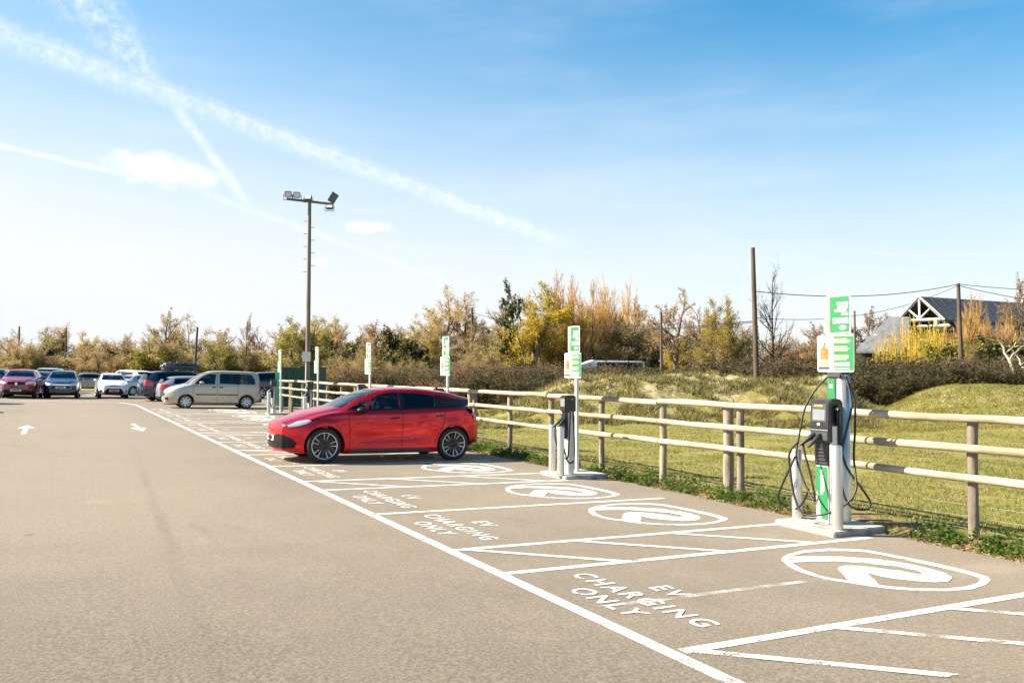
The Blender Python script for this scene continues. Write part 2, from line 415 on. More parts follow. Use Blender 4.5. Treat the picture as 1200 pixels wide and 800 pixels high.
for i, (a, b_) in enumerate(bays):
    for yy_ in (a, b_):
        k = round(yy_, 2)
        if k in seen or yy_ > 44: continue
        seen.add(k)
        worn = abs(yy_-Y0) < .1
        end = 8.35 if round(yy_, 2) in [round(h, 2) for hh in hatches for h in hh] else 8.1
        if worn: flat('bay_line', [[(XA+.35, yy_-LW/2), (9.0 if False else 8.6, yy_-LW/2), (8.6, yy_+LW/2), (XA+.35, yy_+LW/2)]], P_FRESH); flat('bay_line', [[(XA+.03, yy_-LW/2), (XA+.37, yy_-LW/2), (XA+.37, yy_+LW/2), (XA+.03, yy_+LW/2)]], P_WORN, .001)
        else: flat('bay_line', [[(XA+.002, yy_-LW/2), (end, yy_-LW/2), (end, yy_+LW/2), (XA+.002, yy_+LW/2)]], P_FRESH)
for i, (a, b_) in enumerate(hatches):
    if a > 38: break
    for j in range(3):
        x0 = XA+.08+1.3*j
        p = [(x0, b_-LW/2), (x0+1.12, a+LW/2), (x0+1.25, a+LW/2), (x0+.13, b_-LW/2)]
        flat('hatch_line', [p], P_WORN if i == 0 else P_FRESH, .002)
flat('erased_line', [[(XA+.06, 5.41), (6.2, 5.40), (6.2, 5.48), (XA+.06, 5.49)]], P_OLD, .0005)
# lettering EV CHARGING ONLY, read from the aisle towards the fence
def text_mesh(body, size, off=0., spacing=1.):
    cu = bpy.data.curves.new('lettering', 'FONT'); cu.body = body; cu.size = size; cu.offset = off; cu.align_x = 'CENTER'; cu.space_character = spacing
    cu.resolution_u = 3
    o = bpy.data.objects.new('lettering', cu); COL.objects.link(o)
    dg = bpy.context.evaluated_depsgraph_get(); me = bpy.data.meshes.new_from_object(o.evaluated_get(dg))
    bpy.data.objects.remove(o)
    return me
TXT = {}
for w_, sp in (('EV', 1.25), ('CHARGING', 1.28), ('ONLY', 1.22)): TXT[w_] = text_mesh(w_, .285, .0045, sp)
def letters(w_, xb, yc, mat):
    me = TXT[w_].copy()
    for v in me.vertices:
        u, h = v.co.x, v.co.y; x, y = xb+h, yc-u
        v.co = (x, y, gz(x)+PZ+.0015)
    me.materials.clear(); me.materials.append(mat); me.update()
    return place('bay_lettering', me, park)
# charging emblem: outline traced on the ground plane of the nearest bay, then moved bay by bay
def unproject(pts):
    out = []
    for px, py in pts:
        d = FW + RT*((px-600)/FPX) - UP*((py-400)/FPX); t = -EYE/(d.z+SLOPE*d.x); out.append((d.x*t, d.y*t))
    return out
OUT_O = unproject([(915.5,658.5),(918,654.5),(925,651),(943,646.8),(970,645),(994,645.3),(1015,646.6),(1045,652),(1082.5,659.5),(1112.5,666),(1140,673),(1157.5,678),(1161,682.5),(1156,687.5),(1140,693),(1112,695.4),(1075,695),(1047.5,693),(1022,690),(997,686),(976,683),(955,678),(937,672.5),(923.5,665.7)])
OUT_I = unproject([(925.5,658),(926.5,655),(932,652.7),(944,649.6),(970,647.8),(994,647.9),(1015,649),(1042,654.2),(1078,662),(1108,668.7),(1132,674.5),(1146,679.2),(1149,682),(1145,686),(1132,690),(1107,692.4),(1075,692.2),(1049,690.4),(1025,687.6),(999,683.6),(978,680.6),(957,675.6),(941,669.6),(930,663.5)])
HOOK = unproject([(926,654.6),(955,654),(985,654.5),(1030,657.7),(1062,662.5),(1087,668),(1107,673.7),(1116,679.5),(1112,683.7),(1097,685),(1075,683.7),(1050,681),(1034,678.4),(1015,673.5),(1026,683),(1031,688.9),(1010,686.5),(996,684.5),(982,669.3),(983.5,666.7),(991,665.2),(1007.5,665.7),(1030,668.2),(1055,671.5),(1072,675),(1081,675.6),(1080,673.5),(1074,671),(1050,666),(1012,662.4),(985,660.3),(955,660.4),(928,661.6)])
def emblem(dy, mat):
    ring = [[OUT_O[i], OUT_O[(i+1) % 24], OUT_I[(i+1) % 24], OUT_I[i]] for i in range(24)]
    sh = lambda p: [(x, y_+dy) for x, y_ in p]
    mb = MB()
    for q in ring: q = sh(q); mb.add([(x, y_, gz(x)+PZ) for x, y_ in q], [(0, 1, 2, 3)])
    o = mb.build('charging_emblem', mat, park, fix=False)
    bm = bmesh.new(); vs = [bm.verts.new((x, y_, gz(x)+PZ+.001)) for x, y_ in sh(HOOK)]; f = bm.faces.new(vs)
    bmesh.ops.triangulate(bm, faces=[f]); m2 = bpy.data.meshes.new('emblem_hook'); bm.to_mesh(m2); bm.free(); m2.materials.append(mat)
    h = place('emblem_hook', m2, o)
for i, (a, b_) in enumerate(bays):
    yc = (a+b_)/2; first = i == 0
    dy = yc-(Y0+BW/2)
    if yc > 43: continue
    c0 = 5.58+dy
    letters('EV', 4.44, c0+.06, P_FRESH); letters('CHARGING', 4.07, c0, P_FRESH); letters('ONLY', 3.76, c0+.0, P_FRESH)
    emblem(dy, P_FRESH)
def arrow(x, y, s):
    sh = [(-.07, -1.5), (.07, -1.5), (.07, .3), (.27, .3), (0, 1.6), (-.27, .3), (-.07, .3)]
    flat('direction_arrow', [[(x+px*s*.85, y+py*s*1.2) for px, py in sh]], P_FRESH)
arrow(-.73, 27.3, 1); arrow(2.2, 28.1, -1)
for (p, q) in (((-4.5, 34.6), (-1.9, 34.6)), ((-7, 37.0), (-1.6, 37.0)), ((-7, 39.4), (-1.6, 39.4)), ((-7, 41.8), (-1.6, 41.8)), ((-7, 32.2), (-1.9, 32.2))):
    flat('bay_line', [stroke(p, q, .1)], P_WORN)
# ------------------------------------------------------------------ fence
WOOD_R = material('peeled_pale_rail', (.42, .345, .245), .8, var=.48, vscale=4, bump=.5, bscale=30, objvar=.12, stretch=(1, .22, 1))
WOOD_P = material('weathered_fence_post', (.25, .212, .16), .85, var=.45, vscale=7, bump=.6, bscale=35, objvar=.25, stretch=(1, 1, .2))
WIRE = material('galvanised_wire', (.30, .30, .29), .5, metal=.8)
fence = thing('post_and_rail_fence', 'three rail round timber fence with wire netting beside the charging bays', 'fence', (FENCE, 3, 0))
rng = random.Random(11)
FY0, FY1 = .45, 38.9
gf = gz(9.1)+.085
py_ = [y for y in np.arange(.45, 39.5, 1.85)]
RAILS = [1.437-.0, 1.105, .773]                         # rail centres above the asphalt plane
def fence_part(mb, name, mat): 
    mb.v = [(v[0]-FENCE, v[1]-3, v[2]) for v in mb.v]
    return mb.build(name, mat, fence)
def log(p, q, r, seed, n=10, seg=5, sag=.0):
    rr = random.Random(seed); pts = []; rad = []
    for i in range(seg+1):
        t = i/seg; w = .008
        pts.append([p[k]+(q[k]-p[k])*t+rr.uniform(-w, w) for k in range(3)]); rad.append(r*(1+rr.uniform(-.07, .07)))
    return MB().tube(pts, rad, n)
for i, y in enumerate(py_):
    lean = rng.uniform(-.012, .012)
    fence_part(log((FENCE+.07, y, gf-.3), (FENCE+.07+lean, y+lean*2, gz(9.1)+1.43+rng.uniform(-.02, .03)), .058, i), 'post', WOOD_P)
    if i % 5 == 0 and i:
        fence_part(log((FENCE+.08, y+.26, gf-.3), (FENCE+.08, y+.26, gz(9.1)+1.46), .082, 100+i), 'post', WOOD_P)
for k, h in enumerate(RAILS):
    for j in range(0, 21, 2):
        a, b_ = py_[j]+.0, py_[min(j+2, len(py_)-1)]
        if k == 1: a, b_ = a+.0, b_
        e = .012
        fence_part(log((FENCE-.02, a+e, gz(9.1)+h+rng.uniform(-.012, .012)), (FENCE-.02, b_-e, gz(9.1)+h+rng.uniform(-.012, .012)), .047 if k else .05, 300+k*40+j), 'rail', WOOD_R)
mb = MB()
for h in (.12, .26, .4, .55, .72, .9):
    mb.tube([(FENCE+.145, y, gf+h-.04+.01*math.sin(y*2.1+h*9)) for y in np.arange(FY0, FY1, .93)], .0021, 3, cap=False)
for y in np.arange(FY0, FY1, .3):
    if y > 26: break
    j = rng.uniform(-.02, .02)
    mb.tube([(FENCE+.145, y, gf-.02), (FENCE+.145, y+j, gf+.45), (FENCE+.145, y+j*.5, gf+.87)], .0017, 3, cap=False)
o = fence_part(mb, 'wire_netting', WIRE); o['kind'] = 'stuff'

# ------------------------------------------------------------------ charging stations
CONC = material('pale_concrete', (.38, .365, .335), .85, var=.4, vscale=4, bump=.3, bscale=60)
STEEL = material('brushed_steel', (.66, .65, .63), .36, metal=.85, var=.12, vscale=3, bump=.05, bscale=12, stretch=(1, 1, .15))
GREYP = material('pale_grey_coated_post', (.66, .655, .64), .42, var=.05)
BLACKP = material('charger_black_plastic', (.018, .02, .026), .38, var=.25, vscale=9)
DGREY = material('charger_dark_grey', (.055, .06, .07), .45)
CABLE = material('black_cable_rubber', (.014, .014, .015), .5)
GREEN = material('sign_green', (.018, .20, .062), .45)
LGREEN = material('sign_light_green', (.12, .34, .06), .45)
SWHITE = material('sign_white', (.80, .80, .77), .45)
SPINK = material('sign_skin_print', (.66, .33, .22), .5); SBROWN = material('sign_brown_print', (.36, .16, .04), .5, var=.5, vscale=30)
SYEL = material('sign_yellow_print', (.80, .58, .12), .5); SNAVY = material('sign_navy_print', (.04, .05, .12), .5)
SCREEN = material('charger_screen', (.20, .225, .23), .12, var=.2, vscale=4)
ORANGE = material('status_light_orange', (.85, .35, .04), .4)

def smooth_path(pts, n=6):
    P = [Vector(p) for p in pts]; out = []
    for i in range(len(P)-1):
        p0 = P[max(i-1, 0)]; p1 = P[i]; p2 = P[i+1]; p3 = P[min(i+2, len(P)-1)]
        for k in range(n):
            t = k/n
            out.append(.5*((2*p1)+(p2-p0)*t+(2*p0-5*p1+4*p2-p3)*t*t+(3*p1-p0-3*p2+p3)*t**3))
    return out+[P[-1]]
def rounded(y0, y1, z0, z1, r, n=4):
    pts = []
    for cy, cz, q in ((y1-r, z1-r, 0), (y0+r, z1-r, 90), (y0+r, z0+r, 180), (y1-r, z0+r, 270)):
        for k in range(n+1): a = R(q+90*k/n); pts.append((cy+r*math.cos(a), cz+r*math.sin(a)))
    return pts
def bollard(x, y, z, h, label, group=None, r=.066):
    t = thing('steel_bollard', label, 'bollard', (x, y, z), group=group)
    MB().lathe([(0, h), (r*.55, h), (r*.93, h-.006), (r, h-.02), (r, .0)], 24).build('tube', STEEL, t)
    return t
def panel_print(parent, x, items):
    """flat print on a face that looks towards -x: items are (y0,y1,z0,z1,material,name) stacked in thin sheets"""
    for i, (a, b_, c, d, m, n) in enumerate(items):
        q = x-(.0012 if n.endswith('_print') else .0036 if n == 'strip_mark' else .0024)
        m_b = MB(); seg = [(a, b_)]
        if n == 'text_line' and b_-a > .08:                        # a printed line breaks into words
            rw = random.Random(int((c+a)*9973)); seg = []; e = b_
            while e-a > .02:
                wl = min(rw.uniform(.025, .075), e-a); seg.append((e-wl, e)); e -= wl+.012
        for s0, s1 in seg: m_b.add([(q, s0, c), (q, s1, c), (q, s1, d), (q, s0, d)], [(0, 1, 2, 3)])
        m_b.build(n, m, parent)
def sign_post(x, y, z, label, thick=False, group=None, detail=True):
    t = thing('charging_sign_post', label, 'sign', (x, y, z), group=group)
    top = 2.93; DZ = -.13 if thick else -.27
    if thick:
        MB().lathe([(0, 1.83), (.082, 1.83), (.082, 0)], 28).build('pole', STEEL, t)
        MB().tube([(0, 0, 1.83), (0, 0, top-.03+DZ)], .028, 12).build('upper_pole', GREYP, t)
        h = MB().box(-.10, .085, -.06, .17, 1.78, 1.855, bev=.02).build('cable_hanger', DGREY, t)
        MB().box(-.093, -.08, .045, .16, 1.45, 1.775).build('green_panel', GREEN, t)
        p = bpy.data.objects[t.children[-1].name]
        panel_print(t, -.093, [(.08, .125, 1.66, 1.71, SWHITE, 'panel_mark')])
    else:
        MB().tube([(0, 0, 0), (0, 0, top-.03+DZ)], .036, 12).build('pole', GREYP, t)
    X0 = -.045
    def board(yc, wd, z0, z1, r, name):
        b_ = MB().prism([(yc+p[0], p[1]) for p in rounded(-wd/2, wd/2, z0, z1, r)], X0, X0+.012, 'x').build(name, SWHITE, t)
        b_.location.z = DZ
        return b_
    lo = board(.07, .56, 1.995, 2.455, .025, 'lower_sign_board'); hi = board(.03, .39, 2.47, 2.95, .03, 'upper_sign_board')
    def strips(parent, items): panel_print(parent, X0, items)
    y1 = .07+.29-.012; y0 = .07-.29+.012
    # lower board: picture on the aisle-left half, green text half
    it = [(y0, y0+.30, 2.012, 2.44, GREEN, 'green_print')]
    for k, (za, zb, w, m) in enumerate(((2.395, 2.41, .20, SYEL), (2.375, 2.388, .24, SWHITE), (2.355, 2.368, .22, SWHITE), (2.30, 2.314, .22, SYEL), (2.275, 2.288, .23, SWHITE), (2.255, 2.266, .2, SWHITE), (2.19, 2.204, .21, SYEL), (2.165, 2.178, .24, SWHITE), (2.145, 2.156, .2, SWHITE), (2.07, 2.11, .25, SWHITE), (2.03, 2.045, .22, SWHITE))):
        it.append((y0+.285-w, y0+.285, za, zb, m, 'text_line'))
    strips(lo, it)
    cx = y1-.11
    fig = [(-.05, .0), (.05, .0), (.062, .06), (.058, .12), (.03, .15), (.018, .185), (-.018, .185), (-.03, .15), (-.06, .12), (-.064, .05)]
    MB().prism([(cx+p[0]*1.1, 2.15+p[1]) for p in fig], X0-.0025, X0-.001, 'x').build('picture_figure', SBROWN, lo)
    strips(lo, [(y1-.19, y1-.02, 2.075, 2.135, SYEL, 'yellow_caption'), (y1-.19, y1-.01, 2.025, 2.06, SNAVY, 'navy_caption'), (cx-.012, cx+.012, 2.335, 2.36, SNAVY, 'picture_top')])
    # upper board
    y0 = .03-.195+.012; y1 = .03+.195-.012
    it = [(y0, y0+.30, 2.485, 2.935, GREEN, 'green_print'), (y0+.30, y1, 2.485, 2.91, SPINK if False else SWHITE, 'white_print')]
    for za, zb, w in ((2.83, 2.862, .17), (2.785, 2.818, .155), (2.742, 2.773, .2), (2.70, 2.73, .1)): it.append((y0+.02, y0+.02+w, za, zb, SWHITE, 'text_line'))
    it.append((y0+.02, y0+.25, 2.60, 2.665, SWHITE, 'white_strip')); it.append((y0+.22, y0+.245, 2.615, 2.65, SNAVY, 'strip_mark'))
    strips(hi, it)
    MB().prism([(y0+.10+.055*math.cos(a), 2.545+.027*math.sin(a)) for a in np.linspace(0, 2*math.pi, 17)[:-1]], X0-.006, X0-.001, 'x').build('leaf_mark', SWHITE, hi)
    MB().prism([(y1-.02, 2.49), (y1-.075, 2.49), (y1-.07, 2.6), (y1-.045, 2.72), (y1-.05, 2.80), (y1-.02, 2.84), (y1-.005, 2.7)], X0-.0065, X0-.001, 'x').build('picture_figure', SPINK, hi)
    return t
def plug(parent, p, d, name='connector'):
    p = Vector(p); d = Vector(d).normalized()
    return MB().tube([p, p+d*.05, p+d*.1, p+d*.2, p+d*.24], [.022, .034, .03, .019, .012], 12).build(name, BLACKP, parent)

# the nearest station, in detail
z0 = gz(8.4)+A
base = thing('concrete_plinth', 'concrete plinth under the charger with looped black cables', 'plinth', (8.38, 7.35, z0))
mb = MB()
pl = [(-.44, -.47), (.47, -.45), (.47, .46), (-.40, .49)]
SLABH = .07
def slab(parent, s=1.):
    bm = bmesh.new(); vs = [bm.verts.new((x, y, -.04)) for x, y in pl]; vt = [bm.verts.new((x, y, SLABH-SLOPE*x*.4)) for x, y in pl]
    bm.faces.new(vs[::-1]); bm.faces.new(vt)
    for i in range(4): bm.faces.new((vs[i], vs[(i+1) % 4], vt[(i+1) % 4], vt[i]))
    bmesh.ops.bevel(bm, geom=bm.edges[:], offset=.012, segments=2, affect='EDGES'); bmesh.ops.recalc_face_normals(bm, faces=bm.faces[:])
    m = bpy.data.meshes.new('slab'); bm.to_mesh(m); bm.free(); m.materials.append(CONC); return place('slab', m, parent)
slab(base)
zs = z0+SLABH
bollard(8.30, 7.77, zs-.01, .89, 'brushed steel bollard with a cable loop around its foot')
bollard(8.13, 7.0, zs-.01, 1.0, 'brushed steel bollard right in front of the charger with looped cables')
sign_post(8.64, 7.33, zs-.01, 'thick steel pole with cable hanger carrying two green charging signs', thick=True)
ch = thing('charging_post', 'black headed charging post with screen, green graphic and looped cables', 'charger', (8.38, 7.35, zs-.005))
MB().box(-.085, .085, -.10, .12, 0, 1.0, bev=.02).build('pedestal', GREYP, ch)
MB().box(-.0875, -.0855, -.075, .112, .06, .70).build('green_graphic', GREEN, ch)
panel_print(ch, -.0875, [(.0, .035, .36, .66, SWHITE, 'vertical_text_line'), (-.02, -.006, .40, .60, SWHITE, 'vertical_text_line')])
MB().prism([(.105, .06), (.105, .36), (.085, .40), (.07, .30), (.045, .24), (.05, .15), (.02, .07)], -.0895, -.0876, 'x').build('white_graphic', SWHITE, ch)
MB().prism([(.098, .08), (.098, .30), (.082, .33), (.075, .22), (.07, .1)], -.0905, -.0896, 'x').build('picture_figure', SPINK, ch)
mb = MB(); mb.box(-.10, .09, -.11, .13, .70, 1.02, bev=.02); lv = mb.build('vent_housing', BLACKP, ch)
for k in range(5): MB().box(-.112, -.099, -.085, .105, .735+k*.042, .752+k*.042, bev=.004).build('vent_slat', DGREY, lv)
hd = MB().prism([(-.13, 1.0), (.1, 1.0), (.11, 1.02), (.11, 1.48), (.08, 1.53), (-.09, 1.53), (-.125, 1.49), (-.14, 1.2), (-.14, 1.05)], -.15, .15, 'y')
bmh = bmesh.new(); m_ = hd.mesh('head', BLACKP); bmh.from_mesh(m_); bmesh.ops.recalc_face_normals(bmh, faces=bmh.faces[:]); bmesh.ops.bevel(bmh, geom=[e for e in bmh.edges], offset=.012, segments=2, affect='EDGES'); bmh.to_mesh(m_); bmh.free()
head = place('head', m_, ch)
def face_patch(name, ya, yb, za, zb, mat, par, d=.004):
    f = lambda z: -.14+ (z-1.2)/(1.49-1.2)*.015 if z > 1.2 else -.14
    return MB().add([(f(za)-d, ya, za), (f(za)-d, yb, za), (f(zb)-d, yb, zb), (f(zb)-d, ya, zb), (f(za)+.01, ya, za), (f(za)+.01, yb, za), (f(zb)+.01, yb, zb), (f(zb)+.01, ya, zb)], [(0, 1, 2, 3), (0, 4, 5, 1), (1, 5, 6, 2), (2, 6, 7, 3), (3, 7, 4, 0)]).build(name, mat, par)
face_patch('screen_bezel', -.105, .12, 1.25, 1.47, DGREY, head); face_patch('screen', -.085, .10, 1.27, 1.40, SCREEN, head, .0065)
face_patch('status_light', -.05, .08, 1.435, 1.455, ORANGE, head, .0065)
face_patch('reader_button', -.01, .03, 1.205, 1.235, SWHITE, head); face_patch('trim_strip', -.13, .13, 1.145, 1.155, STEEL, head)
face_patch('socket_panel', -.12, .12, 1.03, 1.13, DGREY, head)
hol = MB().box(-.04, .05, -.215, -.152, 1.22, 1.46, bev=.02).build('holster', BLACKP, ch); MB().box(-.043, -.036, -.205, -.16, 1.40, 1.42).build('green_light', LGREEN, hol)
MB().tube([(-.045, -.13, .7), (-.045, -.13, 1.2)], .045, 14).build('side_column', GREYP, ch)
plug(ch, (-.13, .07, 1.10), (-.55, .35, -.5)); plug(ch, (-.13, -.02, 1.10), (-.6, .18, -.55))
# cables, in the post's frame: from the hanger round the loops and back to the plugs
def cable(pts, name='charging_cable', r=.0135):
    return MB().tube(smooth_path(pts, 7), r, 8).build(name, CABLE, ch)
cable([(.18, .14, 1.80), (.10, .26, 1.64), (-.02, .33, 1.40), (-.12, .34, 1.05), (-.18, .33, .80), (-.2, .22, .55), (-.22, .10, .38), (-.25, -.02, .30), (-.26, .02, .55), (-.26, .12, .85), (-.25, .16, .99)])
cable([(.26, -.06, 1.80), (.28, -.17, 1.55), (.26, -.20, 1.2), (.18, -.24, .85), (.10, -.33, .60), (.04, -.38, .45), (-.05, -.33, .30), (-.2, -.15, .16), (-.30, .10, .12), (-.30, .25, .3), (-.30, .32, .62), (-.29, .34, .84), (-.26, .24, .98)])
cable([(.01, -.18, 1.22), (.02, -.19, .95), (.06, -.24, .7), (.15, -.38, .46), (.18, -.47, .3), (.12, -.43, .22), (.0, -.30, .28), (-.03, -.22, .6), (.04, -.21, 1.0), (.2, -.2, 1.45), (.24, -.09, 1.8)])
cable([(-.2, .33, .80), (-.26, .5, .42), (-.22, .6, .24), (-.12, .57, .14), (-.13, .40, .13), (-.18, .22, .25), (-.2, .12, .42)], 'cable_loop')

# further stations: slim pale chargers with the same signs
def station(k, words):
    dy = PERIOD*k; dx = -.15
    x, y = 8.3, 7.2+dy+.02; zb = gz(8.3)+A
    b_ = thing('concrete_plinth', 'concrete plinth ' + words, 'plinth', (x, y, zb)); slab(b_); zt = zb+SLABH-.008
    bollard(x-.17, y+.44, zt, .86, 'steel bollard on the far corner of the plinth ' + words)
    bollard(x-.42, y-.27+.0, zt, .87, 'steel bollard close to the slim charger ' + words)
    sign_post(x+.17, y+.12, zt, 'pale pole with two green signs ' + words)
    c = thing('charging_post', 'slim pale charger with black head ' + words, 'charger', (x-.18, y-.16, zt))
    MB().tube([(0, 0, 0), (0, 0, 1.13)], .085, 18).build('pedestal', GREYP, c)
    h = MB().box(-.13, .10, -.10, .10, 1.11, 1.42, bev=.022).build('head', BLACKP, c)
    MB().box(-.133, -.129, -.07, .07, 1.22, 1.36).build('screen', SCREEN, h); MB().box(-.02, .03, -.105, -.099, 1.34, 1.365).build('green_light', LGREEN, h)
    v = MB().box(-.12, -.05, -.08, .08, .65, 1.11, bev=.02).build('socket_housing', BLACKP, c)
    plug(c, (-.11, .03, 1.0), (-.6, .2, -.5)); plug(c, (-.11, -.04, 1.0), (-.6, -.1, -.55))
    MB().tube(smooth_path([(-.24, .07, .87), (-.2, .14, .65), (-.14, .1, .4), (-.1, -.1, .3), (-.08, -.13, .6), (-.05, -.11, .9), (-.03, -.1, 1.12)], 6), .014, 7).build('charging_cable', CABLE, c)
    MB().tube(smooth_path([(-.24, -.06, .86), (-.22, -.14, .6), (-.12, -.16, .25), (.02, -.14, .3), (.04, -.11, .8), (.03, -.1, 1.12)], 6), .014, 7).build('charging_cable', CABLE, c)
station(1, 'between the empty bays and the meadow')
station(2, 'just beyond the red hatchback')
station(3, 'halfway to the floodlight pole')
station(4, 'beside the floodlight pole')
station(5, 'by the green skip')
# ------------------------------------------------------------------ vehicles
TYRE = material('tyre_rubber', (.018, .018, .019), .8, bump=.2, bscale=60)
BLACKTRIM = material('black_trim', (.008, .008, .010), .45, spec=.25); DARKIN = material('dark_interior', (.02, .02, .022), .8); SEAM = material('panel_gap', (.006, .006, .007), .8)
SILVER = material('machined_alloy', (.55, .55, .56), .3, metal=.9); ALLOYB = material('black_alloy', (.02, .021, .024), .3); ALLOYS = material('silver_alloy', (.55, .56, .57), .35, metal=.7)
LENS = material('headlight_lens', (.55, .58, .62), .08, coat=1); LENSD = material('headlight_lens_smoked', (.30, .33, .37), .06, coat=1)
REDL = material('tail_light_red', (.60, .016, .016), .15, coat=1)
PLATEW = material('number_plate_white', (.78, .78, .76), .5); CHROME = material('chrome', (.75, .76, .78), .12, metal=1); DPLATE = material('plate_dark', (.02, .02, .02), .5)
GLASS = glass_material('car_glass', (.46, .55, .57)); GLASSD = glass_material('privacy_glass', (.17, .20, .215)); SEATM = material('seat_cloth', (.05, .05, .055), .9)
SILL = material('sill_grey', (.055, .06, .07), .35)
def paint(name, c, metal=0.): return material(name, c, .22 if not metal else .35, metal=metal, coat=1., spec=.5, bump=0)

def boolean(a, b, op):
    oa = bpy.data.objects.new('tmp_a', a); ob = bpy.data.objects.new('tmp_b', b); COL.objects.link(oa); COL.objects.link(ob)
    m = oa.modifiers.new('b', 'BOOLEAN'); m.object = ob; m.operation = op; m.solver = 'EXACT'
    bpy.context.view_layer.update()
    me = bpy.data.meshes.new_from_object(oa.evaluated_get(bpy.context.evaluated_depsgraph_get()))
    bpy.data.objects.remove(oa); bpy.data.objects.remove(ob)
    return me
def fixn(me):
    bm = bmesh.new(); bm.from_mesh(me); bmesh.ops.recalc_face_normals(bm, faces=bm.faces[:]); bm.to_mesh(me); bm.free(); return me
def shell(sp, res=1., inset=0., x0=None, x1=None, zmin=None, deform=False):
    """lofted closed body of a car: front at x=0, rear at x=L"""
    L = sp['L']; top, belt, plan, roof = sp['_top'], sp['_belt'], sp['_plan'], sp['_roof']
    a = 0. if x0 is None else x0; b = L if x1 is None else x1
    n = int(70*res); t = (1-np.cos(np.linspace(0, math.pi, n)))/2; xs = a+(b-a)*(t*.45+np.linspace(0, 1, n)*.55)
    def ring(x):
        zt = float(top(x))-inset; zb = sp['zb'] if zmin is None else zmin; zs = min(float(belt(x))-inset*.3, zt-.03); hw = float(plan(x))-inset; rw = min(float(roof(x))-inset, hw*.96)
        zbb = zb + (float(sp['_under'](x)) if zmin is None else 0); zs = max(zs, zbb+.06); zt = max(zt, zs+.02); cr = min(sp.get('crown', .06), (zt-zs)*.55)
        c = [(0, zbb-.012), (hw*.5, zbb), (hw*.90, zbb+.022), (hw*.975, zbb+.085), (hw*.995, zbb+.28*(zs-zbb)), (hw, zbb+.55*(zs-zbb)), (hw*.985, zbb+.85*(zs-zbb)), (hw*.955, zs),
             (hw*.955*.45+rw*.55, zs+(zt-cr-zs)*.58), (rw, zt-cr), (rw*.86, zt-cr*.42), (rw*.5, zt-cr*.1), (0, zt)]
        return c
    SUB = max(2, int(4*res))
    def resample(c):
        P = [np.array(p) for p in c]; P = [P[0]*[-1, 1]+np.array([0, 0])] + P
        P[0] = np.array([-c[1][0], c[1][1]]); P.append(np.array([-c[-2][0], c[-2][1]])); out = []
        for i in range(1, len(P)-2):
            for k in range(SUB):
                u = k/SUB; p0, p1, p2, p3 = P[i-1], P[i], P[i+1], P[i+2]
                out.append(.5*(2*p1+(p2-p0)*u+(2*p0-5*p1+4*p2-p3)*u*u+(3*p1-p0-3*p2+p3)*u**3))
        out.append(P[-2]); return out
    rings = [np.array(resample(ring(x))) for x in xs]; m = len(rings[0])
    V = []
    for x, r in zip(xs, rings):
        for q in r: V.append([x, -max(q[0], 0), q[1]])
        for q in r[-2:0:-1]: V.append([x, max(q[0], 0), q[1]])
    K = 2*m-2
    F = [(i*K+j, i*K+(j+1) % K, (i+1)*K+(j+1) % K, (i+1)*K+j) for i in range(n-1) for j in range(K)]
    for i, rev in ((0, False), (n-1, True)):
        NS = max(4, int(10*res)); prev = None
        for j in range(m):
            lft = i*K+j; rgt = i*K+(K-j) % K
            if lft == rgt: row = [lft]
            else:
                row = [lft]
                for k in range(1, NS):
                    p = np.array(V[lft])*(1-k/NS)+np.array(V[rgt])*(k/NS); V.append(list(p)); row.append(len(V)-1)
                row.append(rgt)
            if prev is not None:
                A_, B_ = prev, row
                if len(A_) == 1 and len(B_) > 1: fs = [(A_[0], B_[k], B_[k+1]) for k in range(len(B_)-1)]
                elif len(B_) == 1 and len(A_) > 1: fs = [(A_[k], A_[k+1], B_[0])[::-1] for k in range(len(A_)-1)]
                elif len(A_) > 1: fs = [(A_[k], B_[k], B_[k+1], A_[k+1]) for k in range(len(A_)-1)]
                else: fs = []
                F += [f if not rev else f[::-1] for f in fs]
            prev = row
    V = np.array(V)
    if inset == 0 or deform:
        x, y, z = V[:, 0].copy(), V[:, 1].copy(), V[:, 2].copy()
        fr = 1-sst(0, sp.get('nose_reach', .8), x); rr = sst(L-sp.get('tail_reach', .8), L, x)
        V[:, 0] += fr*sp['_nose'](z)-rr*sp['_tail'](z)
        hwf = np.abs(y)/(sp['W']/2)
        V[:, 0] += fr*sp.get('nose_round', .16)*hwf**2.2 - rr*sp.get('tail_round', .10)*hwf**2.2
        s = sp.get('sculpt', 0)
        sg = np.sign(y); side = sst(.75, .95, hwf)
        for wx in (sp['fw'], sp['rw']):                       # flared arches
            d = np.hypot(x-wx, z-sp['wr']); V[:, 1] += sg*side*.022*np.exp(-((d-sp['wr']-.07)/.07)**2)*(z < .95)
        if s:
            mid = sst(sp['fw']+.35, sp['fw']+.8, x)*(1-sst(sp['rw']-.8, sp['rw']-.3, x))
            V[:, 1] -= sg*side*s*mid*np.exp(-((z-(.46+.06*(x-sp['fw'])/2.))/.11)**2)
            V[:, 1] += sg*side*s*.35*np.exp(-((z-.80)/.035)**2)*sst(.6, 1.2, x)*(1-sst(L-.6, L-.2, x))
    me = bpy.data.meshes.new('shell'); me.from_pydata(V.tolist(), [], F); me.polygons.foreach_set('use_smooth', [True]*len(F)); me.update()
    fixn(me)
    return me
def offset(me, d):
    m = me.copy(); nn = np.zeros(len(m.vertices)*3); m.vertex_normals.foreach_get('vector', nn); co = np.zeros_like(nn); m.vertices.foreach_get('co', co)
    m.vertices.foreach_set('co', co+nn*d); m.update(); return m
def sprism(poly, axis, a, b):
    return fixn(MB().prism(poly, a, b, axis).mesh('p', []))
